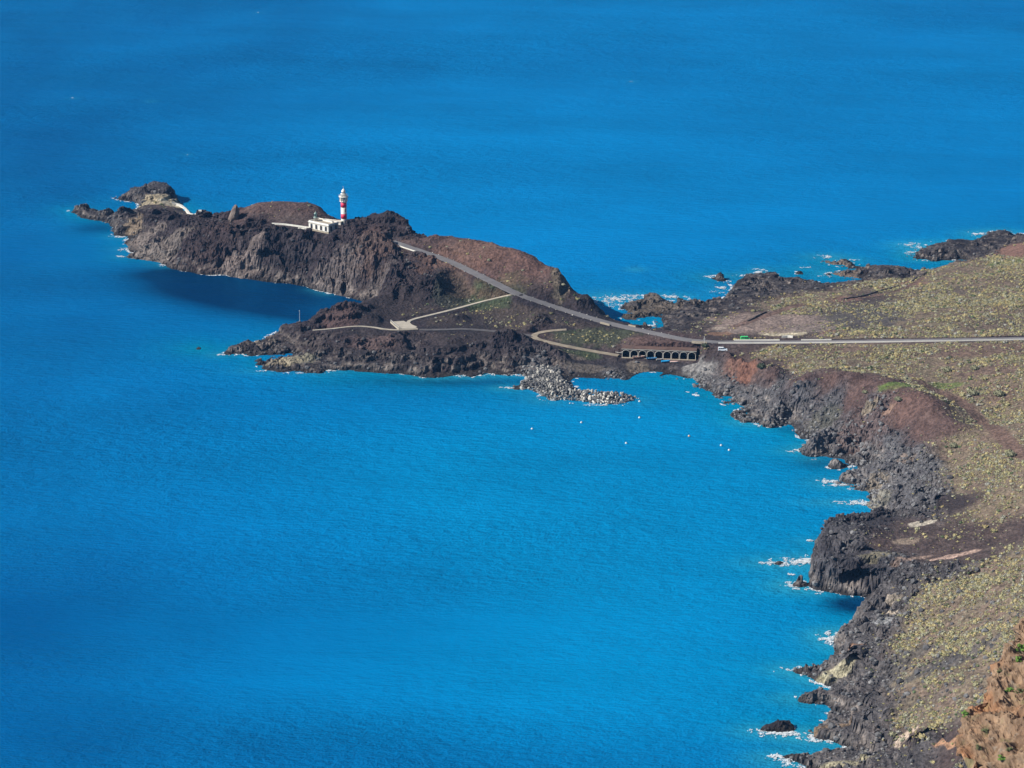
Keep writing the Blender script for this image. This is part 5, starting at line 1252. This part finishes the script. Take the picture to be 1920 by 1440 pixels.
vis = np.zeros(len(hx_), bool); order = np.argsort(-appar)
big_ids = []
for i in order:
    if len(big_ids) >= 285: break
    if not (1640 < uu[i] < 1915 and 8 < vv2[i] < 1435): continue
    if vv2[i] > 1165 + (1920 - uu[i]) * 2.1 - 12 and uu[i] > 1790: continue      # behind the near cliff
    big_ids.append(i)
rest = np.ones(len(hx_), bool); rest[big_ids] = False
scatter("shrub_cover", SH, hx_[rest], hy_[rest], hs[rest], hc[rest], M["shrubs"], "countless small yellow-green shrubs dotting the dry plain", "shrubs", sink=.42, flat=1.0)
shrub_mats = [random_mat("shrub_leaf_a", [tuple(c) for c in pal[[0, 2, 3, 6]]]), random_mat("shrub_leaf_b", [tuple(c) for c in pal[[1, 4, 0, 3]]])]
sh_ms = []
for j, (P, Fc) in enumerate(SH):
    m_ = bpy.data.meshes.new("shrub"); m_.from_pydata(P.tolist(), [], Fc.tolist()); m_.materials.append(shrub_mats[j % 2]); sh_ms.append(m_)
for i in big_ids:
    k = int(rng.integers(6)); o = bpy.data.objects.new("shrub", sh_ms[k]); COL.objects.link(o)
    s_ = float(hs[i]); o.scale = (s_, s_, s_); o.rotation_euler = (0, 0, rng.uniform(0, 6.28)); o.location = (hx_[i], hy_[i], hz_[i] + s_ * .08)
    zone = "on the slope above the lower cliffs" if vv2[i] > 1060 else ("on the dark field above the sea cave" if vv2[i] > 930 else "on the plain around the red dirt track")
    tag(o, f"larger rounded yellow-green shrub {zone}", "shrub", f"larger shrubs {zone}")
# a few bushes that stand out
for (u, v, s_, lab) in ((1824, 740, 2.6, "big pale bush on the right side of the dirt track"), (1873, 742, 2.8, "wide pale bush standing right of the one by the dirt track"), (1684, 752, 1.9, "lone pale bush on the red cinder hill"), (1622, 738, 1.5, "small pale bush on the left of the red cinder hill"),
                        (1788, 838, 2.0, "pale bush on the dark mound at the right end of the hill"), (1895, 855, 2.4, "round bush at the lower right bend of the dirt track"), (1827, 693, 2.2, "large grey-green bush on the plain above the dirt track"), (1776, 697, 2.4, "grey-green bush left of the large one above the track"),
                        (1322, 650, 1.8, "dark tree-like bush below the white post"), (1428, 690, 2.4, "dark bush at the edge of the hollow below the plain")):
    x, y, zz = pick(u, v); r = empty("bush", (x, y, zz)); tag(r, lab, "bush")
    dark_b = "dark" in lab.split()[:1]
    mt = simple_mat("bush_leaf", (0.045, 0.06, 0.035) if dark_b else (0.22, 0.215, 0.13), .9, .3, 2.0)
    V, Fc = [], []; nv = 0
    for k in range(7):
        P, F0 = SH[k % 6]; a = k * 2.4; ro = 0 if k == 0 else s_ * .5; sc_ = s_ * (.62 if k else .8)
        V.append(P * sc_ + np.array((math.cos(a) * ro, math.sin(a) * ro, s_ * .25 * (1 if k else 1.6)))); Fc.append(F0 + nv); nv += len(P)
    mesh_np("crown", np.concatenate(V), np.concatenate(Fc), mt, parent=r)
    MB().tube((0, 0, -.3), (.1, 0, s_ * .35), .14, 6, .08).build("stem", M["dark_stone"], r)

# ---------------------------------------------------------------- near cliff in the lower right corner
SIL = [(2060,1010,610),(1990,1080,590),(1950,1130,575),(1920,1167,560),(1909,1176,556),(1908,1196,552),(1890,1213,548),(1871,1230,545),(1868,1246,542),(1857,1261,540),(1850,1284,537),(1844,1307,534),(1827,1321,531),(1821,1338,529),(1803,1348,527),(1796,1365,525),(1794,1390,522),(1799,1411,519),(1809,1434,516),(1822,1470,512),(1826,1540,505),(1800,1680,492),(1770,1900,470),(1740,2200,450)]
sp = []
for (u, v, D_) in SIL:
    dv = np.array(raydir(u, v)); sp.append(np.array((0, 0, CAMH)) + dv / np.linalg.norm(dv) * D_)
sp = resample(np.array(sp), .22, 1)
jj = np.r_[-np.geomspace(.2, 60, 40)[::-1], 0, np.arange(.2, 17, .2), 17 + np.geomspace(.3, 70, 34)]
NS, NJ = len(sp), len(jj)
CV = np.zeros((NS, NJ, 3))
for j, a in enumerate(jj):
    if a >= 0: off = np.array((1.0, -.75, .28)) * a + np.array((0, -.02, .012)) * a * a * .15
    else: off = np.array((.75, .9, -.9)) * (-a)
    CV[:, j] = sp + off
cvf = CV.reshape(-1, 3)
tn = np.gradient(CV, axis=0); tj = np.gradient(CV, axis=1); nn = np.cross(tj, tn).reshape(-1, 3); nn /= np.linalg.norm(nn, axis=1)[:, None] + 1e-9
if nn[NS // 2 * NJ + 60] @ np.array((0, -1, 0.3)) < 0: nn = -nn
x, y, zz = cvf.T
strata = fbm3(x * .5 + zz * .25, y * .5, zz * .55 - x * .3, 3.2, 4, 600, ridged=True)
ds = fbm3(x, y, zz, 8, 3, 610, ridged=True) * 2.6 + strata * 1.5 + fbm3(x, y, zz, 1.4, 3, 620, ridged=True) * .75 + fbm3(x, y, zz, .5, 2, 625) * .22
crack = np.exp(-((x - np.interp(zz, [sp[:, 2].min(), sp[:, 2].max()], [sp[:, 0].min() + 9, sp[:, 0].max() + 9]) + fbm3(x, y, zz, 5, 2, 630) * 2) / .35) ** 2)
cvf = cvf + nn * (ds - crack * 1.6)[:, None]
c1 = fbm3(x, y, zz, 4.5, 4, 640); c2 = fbm3(x, y, zz, 1.3, 3, 650); c3 = fbm3(x, y, zz, 8, 3, 660)
ccol = mix(C(0.14, 0.085, 0.052), C(0.30, 0.20, 0.125), np.clip(.5 + c1 * 1.2, 0, 1)[:, None])
ccol = mix(ccol, C(0.33, 0.135, 0.05), np.clip(c3 * 2.4 - .3, 0, 1)[:, None] * .8)
ccol = mix(ccol, C(0.065, 0.045, 0.032), np.clip(c2 * 1.4 + c1 * .6 - .05 + strata * .25, 0, 1)[:, None] * .8)
ccol = mix(ccol, C(0.30, 0.27, 0.22), np.clip(c2 * 1.6 - c3 * 1.2 - .5, 0, 1)[:, None] * .8)
ccol = mix(ccol, C(0.11, 0.115, 0.045), np.clip(fbm3(x, y, zz, 2.6, 3, 670) * 2.4 - .45, 0, 1)[:, None] * .7)
cid = np.arange(NS * NJ).reshape(NS, NJ)
cq = np.stack([cid[:-1, :-1], cid[:-1, 1:], cid[1:, 1:], cid[1:, :-1]], -1).reshape(-1, 4)
co = mesh_np("near_cliff", cvf, cq, M["cliff"], attrs={"Col": np.clip(ccol, .015, .6)})
tag(co, "orange-brown near cliff rising in the lower right corner", kind="structure")
CF = cvf.reshape(NS, NJ, 3)
pu, pv = project(CF[..., 0], CF[..., 1], CF[..., 2]); front = np.broadcast_to(jj[None, :] > .2, pu.shape)
for (u, v, s_, g, lab) in ((1912, 1220, 1.15, 0, "bright green bush at the top right of the near cliff"), (1910, 1240, .75, 0, "smaller bright green bush under the top one on the near cliff"), (1874, 1259, .6, 1, "dull green tuft on the tan rocks of the near cliff"), (1893, 1297, .8, 0, "green bush in the middle of the near cliff"),
                           (1811, 1341, .9, 0, "yellow-green bush on the left rim of the near cliff"), (1912, 1300, .9, 1, "olive bush at the right edge of the near cliff"), (1879, 1426, .9, 0, "bright green bush at the foot of the near cliff crack"), (1850, 1372, .7, 1, "olive tuft low on the near cliff"), (1836, 1402, .6, 1, "dry tuft near the bottom of the near cliff"), (1893, 1408, .6, 1, "small olive tuft beside the near cliff crack")):
    e = np.where(front, (pu - u) ** 2 + (pv - v) ** 2, 1e9); i, j = np.unravel_index(np.argmin(e), e.shape); c = CF[i, j]; n_ = nn.reshape(NS, NJ, 3)[i, j]
    r = empty("cliff_bush", tuple(c)); tag(r, lab, "bush")
    mt = simple_mat("cliff_bush_leaf", (0.13, 0.24, 0.035) if g == 0 else (0.13, 0.14, 0.055), .8, .35, 3.0)
    V, Fc = [], []; nv = 0; r_ = np.random.default_rng(int(u))
    for k in range(9):
        P, F0 = SH[k % 6]; of = r_.normal(0, .42, 3) * s_ * np.array((1, .6, .8)) + n_ * s_ * .3
        V.append(P * s_ * .42 + of); Fc.append(F0 + nv); nv += len(P)
    mesh_np("crown", np.concatenate(V), np.concatenate(Fc), mt, parent=r)
    MB().tube(tuple(-n_ * .4), tuple(n_ * s_ * .4), .07, 6, .04).build("stem", M["dark_stone"], r)

# ---------------------------------------------------------------- haze: thin blue sea air
hz = MB().box((0, 1200, 229), (2400, 3000, 460)).build("haze", M["dark"])
mh = bpy.data.materials.new("sea_air"); mh.use_nodes = True; nt = mh.node_tree
for n in list(nt.nodes):
    if n.type != 'OUTPUT_MATERIAL': nt.nodes.remove(n)
pv_ = nnode(nt, "ShaderNodeVolumePrincipled"); pv_.inputs["Color"].default_value = (0.16, 0.46, 1.0, 1); pv_.inputs["Density"].default_value = 0.000028
nt.links.new(pv_.outputs[0], [n for n in nt.nodes if n.type == 'OUTPUT_MATERIAL'][0].inputs["Volume"])
hz.data.materials.clear(); hz.data.materials.append(mh)
tag(hz, "thin blue sea air over the bay", kind="stuff")
